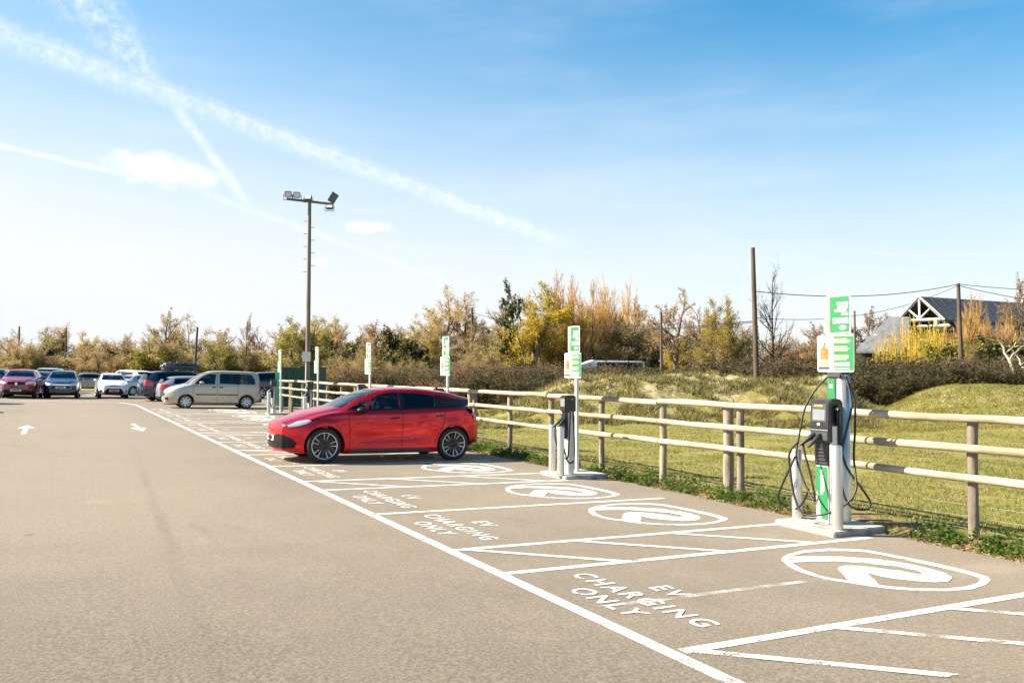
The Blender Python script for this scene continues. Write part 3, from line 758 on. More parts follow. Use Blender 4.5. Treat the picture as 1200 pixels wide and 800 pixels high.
def strip2d(pts, w):
    """closed outline of a thin line through 2-D points"""
    P = [Vector(p) for p in pts]; l, r_ = [], []
    for i, p in enumerate(P):
        t = (P[min(i+1, len(P)-1)]-P[max(i-1, 0)]).normalized(); n = Vector((-t.y, t.x))*w/2
        l.append((p+n)[:]); r_.append((p-n)[:])
    return l+r_[::-1]
CARS = {}
def prep(sp):
    for k in ('top', 'belt', 'plan', 'roof', 'nose', 'tail'): sp['_'+k] = curve(sp[k])
    sp['_under'] = curve(sp.get('under', [(0, .07), (.5, .0), (sp['L']-.6, .0), (sp['L'], .12)]))
    return sp
def finish_mesh(me, mats):
    me.materials.clear()
    for m in mats: me.materials.append(m)
    for p in me.polygons: p.material_index = 0
    return me
def smooth_by_angle(me, ang=R(32)):
    bm = bmesh.new(); bm.from_mesh(me)
    bmesh.ops.remove_doubles(bm, verts=bm.verts[:], dist=.0004)
    for f in bm.faces: f.smooth = True
    for e in bm.edges: e.smooth = not (len(e.link_faces) == 2 and e.calc_face_angle(0) > ang)
    bm.to_mesh(me); bm.free(); return me
def car_meshes(key, sp):
    """all meshes of one body style, cached"""
    if key in CARS: return CARS[key]
    prep(sp); res = sp.get('res', .55); L, W = sp['L'], sp['W']; out = {}
    body0 = shell(sp, res)
    cab = shell(sp, max(.4, res*.6), inset=.045, x0=sp['cab'][0], x1=sp['cab'][1], zmin=.38)
    body = body0
    for wx in (sp['fw'], sp['rw']):
        for s in (-1, 1):
            m = MB(); m.lathe([(0, -.17), (sp['wr']+sp.get('gap', .055), -.17), (sp['wr']+sp.get('gap', .055), .17), (0, .17)], 40, 'y', (wx, s*(W/2-.10), sp['wr']-.0))
            c = m.mesh('w', []); bm = bmesh.new(); bm.from_mesh(c); bmesh.ops.remove_doubles(bm, verts=bm.verts[:], dist=1e-5); bmesh.ops.recalc_face_normals(bm, faces=bm.faces[:]); bm.to_mesh(c); bm.free()
            body = boolean(body, c, 'DIFFERENCE')
    body = boolean(body, cab, 'DIFFERENCE')
    gl = shell(sp, res, .006, .006, L-.006, None, True)
    wins = []
    for name, axis, poly, lo, hi, dark in sp['windows']:
        pr = sprism(poly, axis, lo, hi)
        body = boolean(body, pr, 'DIFFERENCE')
        g = boolean(boolean(gl, pr, 'INTERSECT'), cab, 'DIFFERENCE')
        wins.append((name, g, dark))
    out['body'] = smooth_by_angle(body); out['windows'] = [(n, smooth_by_angle(g), d) for n, g, d in wins]
    up = offset(body0, .0035); up2 = offset(body0, .0015); pn = []; core = shell(sp, res, .03, .03, L-.03, None, True)
    for name, axis, poly, lo, hi, mat, lift in sp['panels']:
        pm_ = boolean(offset(body0, lift) if lift not in (.0035, .0015) else (up if lift == .0035 else up2), sprism(poly, axis, lo, hi), 'INTERSECT')
        if name in ('tail_light', 'rear_bumper_trim', 'rear_bumper', 'window_surround', 'rear_quarter_glass', 'pillar_trim', 'light_bar'): pm_ = boolean(pm_, core, 'DIFFERENCE')
        pn.append((name, smooth_by_angle(pm_), mat))
    out['panels'] = pn
    CARS[key] = out
    return out
def wheel_meshes(sp):
    r, w = sp['wr'], sp.get('tw', .215); rr = sp.get('rim', r*.74); key = ('wheel', r, w, sp.get('style', 0))
    if key in CARS: return CARS[key]
    t = MB(); t.lathe([(rr, -w/2+.01), (rr+.015, -w/2), (r-.03, -w/2-.002), (r-.008, -w/2+.02), (r, -w/2+.05), (r, w/2-.05), (r-.008, w/2-.02), (r-.03, w/2+.002), (rr+.015, w/2), (rr, w/2-.01)], 44, 'y')
    tyre = t.mesh('tyre', TYRE)
    face = -w/2+.012
    b = MB(); st = sp.get('style', 0)
    b.lathe([(rr, w/2-.02), (rr-.012, face+.05), (rr*.9, face+.062), (rr*.3, face+.05), (0, face+.045)], 36, 'y')          # dark barrel and brake
    well = b.mesh('rim_well', ALLOYB)
    s = MB(); s.lathe([(rr+.004, face+.03), (rr+.004, face), (rr-.010, face-.004), (rr-.022, face+.006), (rr-.022, face+.03)], 44, 'y')
    h = MB()
    def spoke(a, wd0, wd1, r0, r1, yf, th, mb_):
        c, d = math.cos(a), math.sin(a); q = []
        for rad, wd, yy in ((r0, wd0, yf+.018), (r1, wd1, yf)):
            for sgn in (-1, 1): q.append((c*rad-d*sgn*wd/2, yy, d*rad+c*sgn*wd/2))
        q += [(p[0], p[1]+th, p[2]) for p in q]
        mb_.add(q, [(0, 1, 3, 2), (4, 6, 7, 5), (0, 2, 6, 4), (1, 5, 7, 3), (2, 3, 7, 6)])
    hub = MB()
    if st == 1:
        for k in range(5):
            a0 = R(90)+2*math.pi*k/5
            for da in (-.20, .20):
                spoke(a0+da, .05, .055, .05, rr-.015, face+.012, .04, hub)
                spoke(a0+da, .007, .015, rr*.45, rr-.012, face+.006, .01, s)
            spoke(a0+math.pi/5, .03, .03, .05, rr-.015, face+.02, .03, hub)
        hub.lathe([(0, face+.012), (.06, face+.014), (.07, face+.05)], 20, 'y')
        rim = s.mesh('rim', SILVER); spk = hub.mesh('spokes', ALLOYB)
    else:
        n = sp.get('nsp', 6)
        for k in range(n): spoke(R(90)+2*math.pi*k/n, .085, .062, .04, rr-.01, face+.004, .03, hub)
        hub.lathe([(0, face), (.05, face+.002), (.075, face+.03)], 20, 'y')
        rim = s.mesh('rim', ALLOYS); spk = hub.mesh('spokes', ALLOYS)
    for m in (rim, spk, well, tyre): fixn(m)
    CARS[key] = (tyre, rim, spk, well)
    return CARS[key]
def make_car(key, sp, pmat, name, label, cat, x, y, yaw, group=None, plate=True, extra=None):
    ms = car_meshes(key, sp); L, W = sp['L'], sp['W']
    t = thing(name, label, cat, (x, y, gz(x)+A), group=group)
    t.rotation_mode = 'QUATERNION'
    tilt = math.atan(SLOPE) if -10 < x < 9.2 else 0
    t.rotation_quaternion = Quaternion((0, 1, 0), tilt) @ Quaternion((0, 0, 1), yaw)
    off = Vector((-L/2, 0, 0))
    def put(n, me, mat, par=t):
        o = place(n, me, par); o.location = off if par is t else (0, 0, 0)
        if mat is not None:
            if not me.materials: me.materials.append(mat)
            o.material_slots[0].link = 'OBJECT'; o.material_slots[0].material = mat
        return o
    bo = put('body', ms['body'], pmat)
    bo.data.materials[0] = pmat if len(bo.data.materials) else pmat
    for n, me, dk in ms['windows']: put(n, me, GLASSD if dk else GLASS)
    for n, me, mat in ms['panels']: put(n, me, pmat if mat == 'paint' else mat)
    tyre, rim, spk, well = wheel_meshes(sp)
    for wx in (sp['fw'], sp['rw']):
        for s in (-1, 1):
            w = place('wheel', tyre, t); w.location = (wx-L/2, s*(W/2-sp.get('tw', .215)/2-.012), sp['wr'])
            if s > 0: w.rotation_euler = (0, 0, math.pi)
            w.rotation_euler.y = (wx*7.3+s) % 6.28 if s > 0 else (.15 if wx == sp['fw'] else .4)
            place('rim', rim, w); place('spokes', spk, w); place('rim_well', well, w)
    mx, mz = sp['mirror']
    for s in (-1, 1):
        m = MB(); hwm = float(sp['_plan'](mx))*.955
        bm = bmesh.new(); bmesh.ops.create_uvsphere(bm, u_segments=14, v_segments=8, radius=1)
        for v in bm.verts: v.co = (mx+.06+v.co.x*(.095 if v.co.x > 0 else .13), s*(hwm+.13)+v.co.y*.10, mz+.06+v.co.z*.068)
        me = bpy.data.meshes.new('mirror'); bm.to_mesh(me); bm.free(); me.polygons.foreach_set('use_smooth', [True]*len(me.polygons))
        mo = put('mirror', me, sp.get('mirrormat') or pmat)
        MB().box(mx+.02, mx+.09, min(s*(hwm-.04), s*(hwm+.1)), max(s*(hwm-.04), s*(hwm+.1)), mz-.012, mz+.02).build('mirror_arm', BLACKTRIM, mo)
    # seats, dashboard and wheel inside
    if sp.get('seats', True):
        c0 = sp['cab'][0]
        for sx in sp.get('seat_x', (1.75, 2.6)):
            for s in (-1, 1):
                m = MB(); m.box(sx-.05, sx+.45, s*.38-.23, s*.38+.23, .40, .62, bev=.04)
                m.prism([(sx+.42, .58), (sx+.55, .58), (sx+.70, 1.08), (sx+.60, 1.10)], s*.38-.22, s*.38+.22, 'y'); m.prism([(sx+.61, 1.12), (sx+.69, 1.11), (sx+.73, 1.27), (sx+.65, 1.28)], s*.38-.12, s*.38+.12, 'y')
                o = m.build('seat', SEATM, t); o.location = off
        o = MB().box(c0+.35, c0+.75, -W*.40, W*.40, .6, .93, bev=.05).build('dashboard', DARKIN, t); o.location = off
        st = MB(); st.tube([(sp['seat_x'][0]-.22+.07*math.sin(a) if 'seat_x' in sp else 1.5+.07*math.sin(a), .38+.18*math.cos(a), .92+.17*math.sin(a)) for a in np.linspace(0, 2*math.pi, 21)], .016, 6)
        o = st.build('steering_wheel', BLACKTRIM, t); o.location = off
    if plate:
        pz = sp.get('plate_z', .45); fx = sp.get('plate_x', .0)
        pl_ = MB().box(fx-.012, fx+.01, -.26, .26, pz-.056, pz+.056, bev=.004).build('number_plate', PLATEW, t); pl_.location = off
        MB().box(fx-.0135, fx-.0121, -.2, .2, pz-.03, pz+.03).build('plate_text_line', DPLATE, pl_)
        pr_ = MB().box(L-.01-sp.get('rplate_in', .05), L+.006-sp.get('rplate_in', .05), -.26, .26, sp.get('rplate_z', .7)-.056, sp.get('rplate_z', .7)+.056, bev=.004).build('number_plate', PLATEW, t); pr_.location = off
    if extra: extra(t, off, pmat)
    return t
def mirror_pair(name, axis, poly, lo, hi, *rest):
    """panel on both flanks: y ranges for axis y, mirrored polygon for axis x"""
    if axis == 'y': return [(name, axis, poly, -hi, -lo)+rest, (name, axis, poly, lo, hi)+rest]
    return [(name, axis, poly, lo, hi)+rest, (name, axis, [(-p[0], p[1]) for p in poly], lo, hi)+rest]

# --- red electric hatchback
born = dict(L=4.32, W=1.81, zb=.165, fw=.86, rw=3.625, wr=.345, tw=.225, rim=.262, style=1, res=1., crown=.07, sculpt=.04, gap=.05,
    top=[(0, .80), (.2, .87), (.5, .955), (.95, 1.055), (1.18, 1.12), (1.55, 1.30), (1.95, 1.445), (2.35, 1.505), (2.8, 1.51), (3.3, 1.475), (3.8, 1.41), (4.1, 1.352), (4.32, 1.31)],
    belt=[(0, .74), (.25, .80), (.6, .88), (1.0, .965), (1.5, 1.0), (2.5, 1.02), (3.2, 1.05), (3.8, 1.10), (4.32, 1.12)],
    plan=[(0, .60), (.10, .70), (.28, .80), (.55, .865), (.9, .895), (1.6, .90), (3.0, .905), (3.7, .895), (4.05, .85), (4.22, .79), (4.32, .70)],
    roof=[(0, .50), (.4, .62), (.95, .70), (1.3, .68), (2.0, .60), (3.0, .60), (3.7, .57), (4.1, .53), (4.32, .50)],
    nose=[(.0, .10), (.25, .03), (.45, .0), (.62, .0), (.72, .03), (.82, .10), (.95, .14), (1.5, .0)], nose_round=.22,
    tail=[(.0, .14), (.22, .10), (.38, .02), (.6, .0), (.85, .01), (.95, .04), (1.05, .12), (1.15, .20), (1.25, .17), (1.31, .13), (1.36, .15), (1.5, .16)], tail_round=.14,
    under=[(0, .06), (.4, .0), (3.6, .0), (4.0, .06), (4.32, .16)], cab=(.98, 4.12), mirror=(1.52, .985), mirrormat=BLACKTRIM, seat_x=(1.72, 2.6), plate_z=.47, plate_x=.012, rplate_in=.06)
born['windows'] = (
    [('windscreen', 'x', [(-.66, 1.085), (.66, 1.085), (.55, 1.44), (-.55, 1.44)], .9, 2.1, False)] +
    mirror_pair('front_quarter_window', 'y', [(1.30, 1.045), (1.68, 1.055), (1.80, 1.24), (1.70, 1.235)], .45, 1.0, False) +
    mirror_pair('front_side_window', 'y', [(1.74, 1.058), (2.42, 1.075), (2.44, 1.40), (2.2, 1.395), (1.99, 1.34), (1.86, 1.275)], .45, 1.0, False) +
    mirror_pair('rear_side_window', 'y', [(2.50, 1.078), (3.20, 1.105), (3.26, 1.335), (2.9, 1.385), (2.52, 1.40)], .45, 1.0, True) +
    [('rear_window', 'x', [(-.5, 1.07), (.5, 1.07), (.44, 1.24), (-.44, 1.24)], 4.0, 4.4, True)])
born['panels'] = (
    mirror_pair('window_surround', 'y', [(1.18, 1.035), (1.75, 1.038), (2.5, 1.06), (3.2, 1.085), (3.75, 1.12), (4.0, 1.15), (4.28, 1.17), (4.3, 1.235), (3.95, 1.262), (3.75, 1.285), (3.5, 1.335), (3.27, 1.365), (3.24, 1.345), (3.205, 1.115), (2.5, 1.09), (1.7, 1.066), (1.30, 1.05)], .3, 1.0, BLACKTRIM, .0035) +
    mirror_pair('pillar_trim', 'y', [(2.425, 1.07), (2.495, 1.075), (2.515, 1.405), (2.445, 1.40)], .45, 1.0, BLACKTRIM, .0035) +
    mirror_pair('rear_quarter_glass', 'y', [(3.18, 1.10), (3.62, 1.15), (3.93, 1.19), (3.6, 1.285), (3.24, 1.355)], .3, 1.0, BLACKTRIM, .006) +
    mirror_pair('sill_trim', 'y', [(1.28, .15), (3.22, .15), (3.12, .235), (2.9, .275), (1.62, .285), (1.36, .25)], .6, 1.0, SILL, .009) +
    mirror_pair('headlight', 'y', [(.08, .735), (.20, .76), (.42, .835), (.72, .885), (.76, .87), (.56, .80), (.40, .745), (.2, .71), (.08, .70)], .42, 1.0, BLACKTRIM, .003) +
    mirror_pair('headlight_lens', 'y', [(.17, .735), (.38, .82), (.55, .855), (.60, .83), (.50, .77), (.36, .725), (.2, .70)], .42, 1.0, LENSD, .0075) +
    mirror_pair('corner_intake', 'y', [(.0, .30), (.10, .28), (.31, .30), (.33, .40), (.26, .48), (.10, .55), (.0, .56)], .36, 1.0, BLACKTRIM, .004) +
    [('lower_grille', 'x', [(-.40, .27), (.40, .27), (.44, .52), (-.44, .52)], -.2, .3, BLACKTRIM, .003), ('nose_gap', 'x', [(-.5, .70), (.5, .70), (.5, .712), (-.5, .712)], -.2, .4, SEAM, .0015)] +
    mirror_pair('door_gap', 'y', strip2d([(1.36, .30), (1.36, .62), (1.33, .85), (1.34, 1.0)], .012), .6, 1.1, SEAM, .0015) +
    mirror_pair('door_gap', 'y', strip2d([(2.46, .30), (2.47, .7), (2.46, 1.04)], .012), .6, 1.1, SEAM, .0015) +
    mirror_pair('door_gap', 'y', strip2d([(3.16, .32), (3.22, .5), (3.36, .72), (3.42, .95), (3.40, 1.12)], .012), .6, 1.1, SEAM, .0015) +
    mirror_pair('door_handle', 'y', [(2.20, .868), (2.39, .885), (2.39, .915), (2.20, .90)], .6, 1.1, SEAM, .006) +
    mirror_pair('door_handle', 'y', [(3.20, .915), (3.38, .93), (3.38, .957), (3.20, .943)], .6, 1.1, SEAM, .006) +
    mirror_pair('tail_light', 'y', [(4.02, .955), (4.4, .905), (4.4, 1.0), (4.16, 1.025)], .35, 1.0, REDL, .006) +
    [('light_bar', 'x', [(-.6, .925), (.6, .925), (.6, .965), (-.6, .965)], 4.0, 4.5, REDL, .005), ('rear_diffuser', 'x', [(-.62, .2), (.62, .2), (.58, .40), (-.58, .40)], 3.9, 4.5, BLACKTRIM, .004)])
def born_extra(t, off, pm):
    o = MB().box(2.0, 2.03, -.03, .03, 1.541, 1.60, bev=.008).build('roof_antenna', BLACKTRIM, t); o.location = off+Vector((1.55, 0, -.07))
make_car('born', born, material("car_paint_red", (.56, .003, .012), .3, metal=.68, coat=.55, spec=.5), 'red_hatchback', 'bright red electric hatchback with two tone alloy wheels parked side on in a charging bay', 'car', 5.93, 17.2, 0., extra=born_extra)

# --- light beige people carrier, side on
van = dict(L=4.42, W=1.81, zb=.20, fw=.93, rw=3.68, wr=.315, tw=.195, style=0, nsp=8, res=.75, crown=.06, sculpt=.012,
    top=[(0, .86), (.2, .97), (.6, 1.08), (.95, 1.17), (1.3, 1.42), (1.7, 1.66), (2.1, 1.775), (2.8, 1.80), (3.8, 1.79), (4.2, 1.77), (4.42, 1.72)],
    belt=[(0, .80), (.3, .92), (.9, 1.03), (1.5, 1.10), (3.0, 1.13), (4.42, 1.14)],
    plan=[(0, .58), (.12, .70), (.3, .80), (.6, .87), (1.0, .90), (3.8, .90), (4.25, .88), (4.42, .83)],
    roof=[(0, .48), (.6, .66), (1.0, .70), (1.6, .66), (2.2, .68), (4.0, .70), (4.42, .68)],
    nose=[(0, .12), (.3, .03), (.5, .0), (.7, .03), (.9, .1), (1.2, .05), (1.8, .0)], tail=[(0, .06), (.3, .0), (.55, .0), (.6, .06), (1.1, .07), (1.8, .18)], tail_round=.05,
    cab=(1.0, 4.3), mirror=(1.55, 1.16), seat_x=(1.75, 2.6), plate_z=.42, plate_x=.0)
van['windows'] = ([('windscreen', 'x', [(-.70, 1.14), (.70, 1.14), (.58, 1.70), (-.58, 1.70)], .9, 2.05, False)] +
    mirror_pair('front_side_window', 'y', [(1.30, 1.15), (2.20, 1.15), (2.26, 1.62), (2.0, 1.64), (1.75, 1.56), (1.5, 1.38)], .45, 1.0, False) +
    mirror_pair('sliding_door_window', 'y', [(2.42, 1.17), (3.18, 1.17), (3.18, 1.66), (2.5, 1.66), (2.42, 1.6)], .45, 1.0, False) +
    mirror_pair('rear_side_window', 'y', [(3.34, 1.17), (4.08, 1.17), (4.06, 1.40), (3.92, 1.62), (3.80, 1.65), (3.34, 1.65)], .45, 1.0, False) +
    [('rear_window', 'x', [(-.62, 1.12), (.62, 1.12), (.56, 1.58), (-.56, 1.58)], 4.1, 4.5, True)])
van['panels'] = (mirror_pair('pillar_trim', 'y', [(3.18, 1.16), (3.34, 1.16), (3.34, 1.66), (3.18, 1.66)], .45, 1., BLACKTRIM, .0035) +
    mirror_pair('side_rub_strip', 'y', [(1.36, .63), (2.27, .63), (2.27, .69), (1.36, .69)], .6, 1., SILL, .010) + mirror_pair('side_rub_strip', 'y', [(2.35, .63), (3.25, .63), (3.25, .69), (2.35, .69)], .6, 1., SILL, .010) +
    mirror_pair('door_gap', 'y', strip2d([(1.25, .30), (1.24, .8), (1.28, 1.12)], .014), .6, 1.1, SEAM, .0015) + mirror_pair('door_gap', 'y', strip2d([(2.31, .30), (2.31, 1.72)], .014), .5, 1.1, SEAM, .0015) +
    mirror_pair('door_gap', 'y', strip2d([(3.27, .45), (3.27, 1.16)], .012), .5, 1.1, SEAM, .0015) +
    mirror_pair('door_handle', 'y', [(2.08, .98), (2.25, .98), (2.25, 1.03), (2.08, 1.03)], .6, 1.1, BLACKTRIM, .012) + mirror_pair('door_handle', 'y', [(2.40, .98), (2.57, .98), (2.57, 1.03), (2.40, 1.03)], .6, 1.1, BLACKTRIM, .012) +
    mirror_pair('headlight', 'y', [(.15, .80), (.45, .95), (.82, 1.06), (.80, .98), (.45, .82), (.2, .72)], .4, 1., LENS, .006) +
    mirror_pair('tail_light', 'y', [(4.27, .70), (4.5, .70), (4.5, 1.30), (4.25, 1.30)], .5, 1., REDL, .008) +
    mirror_pair('fog_light', 'y', [(.05, .40), (.18, .40), (.18, .50), (.05, .50)], .5, 1., BLACKTRIM, .006) +
    [('grille', 'x', [(-.45, .58), (.45, .58), (.45, .70), (-.45, .70)], -.2, .4, BLACKTRIM, .004), ('rear_bumper', 'x', [(-.85, .30), (.85, .30), (.85, .50), (-.85, .50)], 4.2, 4.6, SILL, .03)])
make_car('van', van, paint('car_paint_beige', (.43, .375, .30), .35), 'people_carrier', 'light beige high roofed people carrier parked side on in a charging bay', 'car', 6.62, 42.0+.9, 0.)

# --- town hatchback
def boxy(L, W, H, hood, wr, fw, rw, front, zb=.2, tail_slope=.35, roofh=None, boot=None, cowl=None):
    c = cowl or 1.0; hh = hood
    top = [(0, hh-.14), (.25, hh-.03), (.6, hh+.03), (c, hh+.10), (c+.55, H-.16), (c+.95, H-.02), (c+1.5, H), (L-1.0, H-.03)]
    if boot: top += [(L-1.25, H-.06), (L-.75, boot+.09), (L-.5, boot), (L-.1, boot-.03), (L, boot-.06)]; top = [p for p in top if not (p == (L-1.0, H-.03))]
    else: top += [(L-.45, H-.09), (L-.2, H-.15), (L, H-.2)]
    belt = [(0, hh-.22), (.4, hh-.10), (c, hh+.0), (c+1.2, hh+.05), (L-.6, hh+.08 if not boot else boot-.08), (L, hh+.06 if not boot else boot-.14)]
    w = W/2
    plan = [(0, w*.64), (.12, w*.78), (.3, w*.89), (.6, w*.96), (1.0, w*.99), (L-.9, w), (L-.3, w*.95), (L-.1, w*.88), (L, w*.80)]
    roof = [(0, w*.5), (.6, w*.72), (c, w*.78), (c+.9, w*.67), (L-1.2, w*.68), (L-.3, w*.62 if not boot else w*.74), (L, w*.58 if not boot else w*.66)]
    ts = tail_slope
    tail = [(0, .1), (.3, .0), (.6, .0), (hh-.05, .03), (hh+.05, .06), (H, ts)] if not boot else [(0, .1), (.3, .0), (.6, .0), (boot, .06), (H, .1)]
    sp = dict(L=L, W=W, zb=zb, fw=fw, rw=rw, wr=wr, tw=.20, res=.6, crown=.06, sculpt=.015, top=top, belt=belt, plan=plan, roof=roof,
              nose=[(0, .12), (.3, .02), (.5, .0), (hh-.2, .02), (hh, .12), (hh+.3, .05), (H, 0)], tail=tail, cab=(c, L-.25 if not boot else L-.75), mirror=(c+.55, hh+.05),
              plate_z=front.get('plate_z', .50), plate_x=front.get('plate_x', .0), seat_x=(c+.8, c+1.65), rplate_z=.72)
    zb_ = hh+.09
    we = L-.55 if not boot else L-1.15
    rl = front.get('rear_glass', (.64, hh+.1, H-.14))
    sp['windows'] = ([('windscreen', 'x', [(-w*.76, hh+.13), (w*.76, hh+.13), (w*.62, H-.10), (-w*.62, H-.10)], c-.1, c+1.1, False)] +
        mirror_pair('front_side_window', 'y', [(c+.42, zb_), (c+1.25, zb_), (c+1.25, H-.13), (c+1.0, H-.13), (c+.72, H-.22)], .45, 1.1, False) +
        mirror_pair('rear_side_window', 'y', [(c+1.33, zb_), (we-.12, zb_+.03), (we-.22, H-.16), (c+1.33, H-.13)], .45, 1.1, True) +
        ([('rear_window', 'x', [(-rl[0], rl[1]), (rl[0], rl[1]), (rl[0]*.9, rl[2]), (-rl[0]*.9, rl[2])], L-.8, L+.1, True)] if not boot else
         [('rear_window', 'x', [(-.58, boot+.10), (.58, boot+.10), (.5, H-.12), (-.5, H-.12)], L-1.5, L-.5, True)]))
    bh = boot or hh
    sp['panels'] = (mirror_pair('tail_light', 'x', [(w*.60, bh-.22), (w*1.05, bh-.22), (w*1.05, bh+front.get('tl', .02)), (w*.68, bh+front.get('tl', .02))], L-.45, L+.1, REDL, .006) +
        mirror_pair('door_gap', 'y', strip2d([(c+1.29, .32), (c+1.29, zb_)], .014), .5, 1.1, SEAM, .0015) + mirror_pair('door_gap', 'y', strip2d([(c+.32, .32), (c+.30, hh)], .014), .5, 1.1, SEAM, .0015) +
        mirror_pair('pillar_trim', 'y', [(c+1.25, zb_), (c+1.33, zb_), (c+1.33, H-.13), (c+1.25, H-.13)], .45, 1.1, BLACKTRIM, .003) +
        mirror_pair('door_handle', 'y', [(c+1.05, hh-.06), (c+1.22, hh-.06), (c+1.22, hh-.02), (c+1.05, hh-.02)], .6, 1.1, front.get('handle', BLACKTRIM), .01) +
        [('rear_bumper_trim', 'x', [(-w*.9, .22), (w*.9, .22), (w*.9, .40), (-w*.9, .40)], L-.4, L+.1, BLACKTRIM, .004)] +
        mirror_pair('sill_trim', 'y', [(fw+.4, zb-.01), (rw-.4, zb-.01), (rw-.4, zb+.09), (fw+.4, zb+.09)], .5, 1.1, BLACKTRIM, .006) + front['panels'](w, hh))
    return sp
def front_yaris(w, h):
    return (mirror_pair('headlight', 'x', [(w*.40, h-.24), (w*.62, h-.12), (w*.93, h-.02), (w*.97, h-.08), (w*.88, h-.22), (w*.6, h-.26)], -.1, .75, LENS, .006) +
            [('lower_grille', 'x', [(-w*.52, .26), (w*.52, .26), (w*.66, .36), (w*.44, .60), (-w*.44, .60), (-w*.66, .36)], -.2, .5, BLACKTRIM, .006), ('badge_bar', 'x', [(-w*.44, h-.25), (w*.44, h-.25), (w*.16, h-.20), (-w*.16, h-.20)], -.2, .5, BLACKTRIM, .006)] +
            mirror_pair('fog_light', 'x', [(w*.74, .36), (w*.88, .38), (w*.88, .52), (w*.76, .50)], -.2, .6, BLACKTRIM, .006))
def front_suv(w, h):
    return (mirror_pair('headlight', 'x', [(w*.46, h-.20), (w*.93, h-.10), (w*.96, h-.24), (w*.5, h-.30)], -.1, .7, LENS, .006) +
            [('upper_grille', 'x', [(-w*.46, h-.31), (w*.46, h-.31), (w*.5, h-.20), (w*.18, h-.16), (-w*.18, h-.16), (-w*.5, h-.20)], -.2, .5, BLACKTRIM, .006),
             ('badge', 'x', [(-.07, h-.25), (0, h-.36), (.07, h-.25), (0, h-.14)], -.2, .5, CHROME, .012),
             ('lower_bumper', 'x', [(-w*.98, .19), (w*.98, .19), (w*.98, .36), (w*.6, .48), (-w*.6, .48), (-w*.98, .36)], -.2, .45, BLACKTRIM, .006)])
def front_cross(w, h):
    return (mirror_pair('headlight', 'x', [(w*.50, h-.20), (w*.93, h-.10), (w*.96, h-.26), (w*.55, h-.30)], -.1, .7, LENS, .006) +
            [('grille_bar', 'x', [(-w*.5, h-.28), (w*.5, h-.28), (w*.52, h-.20), (-w*.52, h-.20)], -.2, .5, CHROME, .006), ('upper_grille', 'x', [(-w*.5, h-.42), (w*.5, h-.42), (w*.5, h-.285), (-w*.5, h-.285)], -.2, .5, BLACKTRIM, .006),
             ('lower_bumper', 'x', [(-w*.9, .2), (w*.9, .2), (w*.9, .34), (-w*.9, .34)], -.2, .45, BLACKTRIM, .006)])
def front_plain(w, h):
    return (mirror_pair('headlight', 'x', [(w*.50, h-.20), (w*.93, h-.08), (w*.95, h-.24), (w*.52, h-.30)], -.1, .7, LENS, .006) +
            [('grille', 'x', [(-w*.45, h-.32), (w*.45, h-.32), (w*.45, h-.18), (-w*.45, h-.18)], -.2, .5, BLACKTRIM, .006)])
yaris = boxy(3.95, 1.70, 1.51, .96, .295, .80, 3.31, dict(panels=front_yaris, plate_z=.47, plate_x=-.01, tl=.10))
suv = boxy(4.45, 1.84, 1.62, 1.08, .345, .90, 3.55, dict(panels=front_suv, plate_z=.46, plate_x=-.01, tl=.05))
cross = boxy(4.33, 1.79, 1.60, 1.03, .335, .88, 3.49, dict(panels=front_cross, plate_z=.64, plate_x=-.015, tl=.08))
saloon = boxy(4.50, 1.78, 1.44, .94, .31, .90, 3.58, dict(panels=front_plain), boot=1.03, cowl=1.15)
estate = boxy(4.65, 1.80, 1.50, .95, .32, .92, 3.62, dict(panels=front_plain, tl=.1), cowl=1.1)
bigsuv = boxy(4.75, 1.90, 1.74, 1.10, .365, .93, 3.80, dict(panels=front_plain, tl=.08), cowl=1.15)
NAVY = paint('car_paint_navy', (.012, .018, .045)); WHITE = paint('car_paint_white', (.78, .78, .77)); REDD = paint('car_paint_dark_red', (.22, .006, .012))
SILV = paint('car_paint_silver', (.45, .46, .48), .4); GREY = paint('car_paint_grey', (.22, .225, .22), .4); BLK = paint('car_paint_black', (.012, .013, .016)); PALEB = paint('car_paint_pale_blue', (.26, .30, .35), .3)
FACE = math.pi/2                                                    # front (local -x) turned towards -y, the camera's side
def at_px(px, yv):
    """x on the line of sight of a photo column at world row y"""
    t = (px-600)/FPX; return yv*(math.sin(YAW)+t*math.cos(YAW))/(math.cos(YAW)-t*math.sin(YAW))
def car_px(key, sp, pm, name, label, px, yrow, yaw, **k): return make_car(key, sp, pm, name, label, 'car', at_px(px, yrow), yrow, yaw, **k)
car_px('yaris', yaris, WHITE, 'white_hatchback', 'small white hatchback seen from the front in the middle of the aisle', 131, 57.5, FACE+.02)
car_px('suv', suv, REDD, 'red_suv', 'dark red sport utility car with big diamond badge facing the aisle', 26, 56.0, FACE-.10)
car_px('cross', cross, NAVY, 'navy_crossover', 'dark navy crossover seen from the front between the red sport utility and the white hatchback', 74, 56.5, FACE-.06)
car_px('estate', estate, BLK, 'black_estate', 'black estate car parked close behind the dark red sport utility', 46, 62.5, FACE-.35)
car_px('bigsuv', bigsuv, SILV, 'silver_suv', 'silver tall car standing behind the navy crossover', 57, 68, FACE-.2)
car_px('saloon', saloon, GREY, 'grey_saloon', 'grey saloon parked side on behind the navy crossover', 99, 74, 0.05)
car_px('bigsuv', bigsuv, WHITE, 'white_suv', 'white tall car behind the small white hatchback', 151, 69, -FACE+.5)
car_px('saloon', saloon, SILV, 'silver_saloon', 'silver saloon with its back turned beside the white hatchback', 167, 63.5, math.pi+.55)
car_px('estate', estate, BLK, 'black_estate', 'black car far behind the silver saloon', 183, 75, .3)
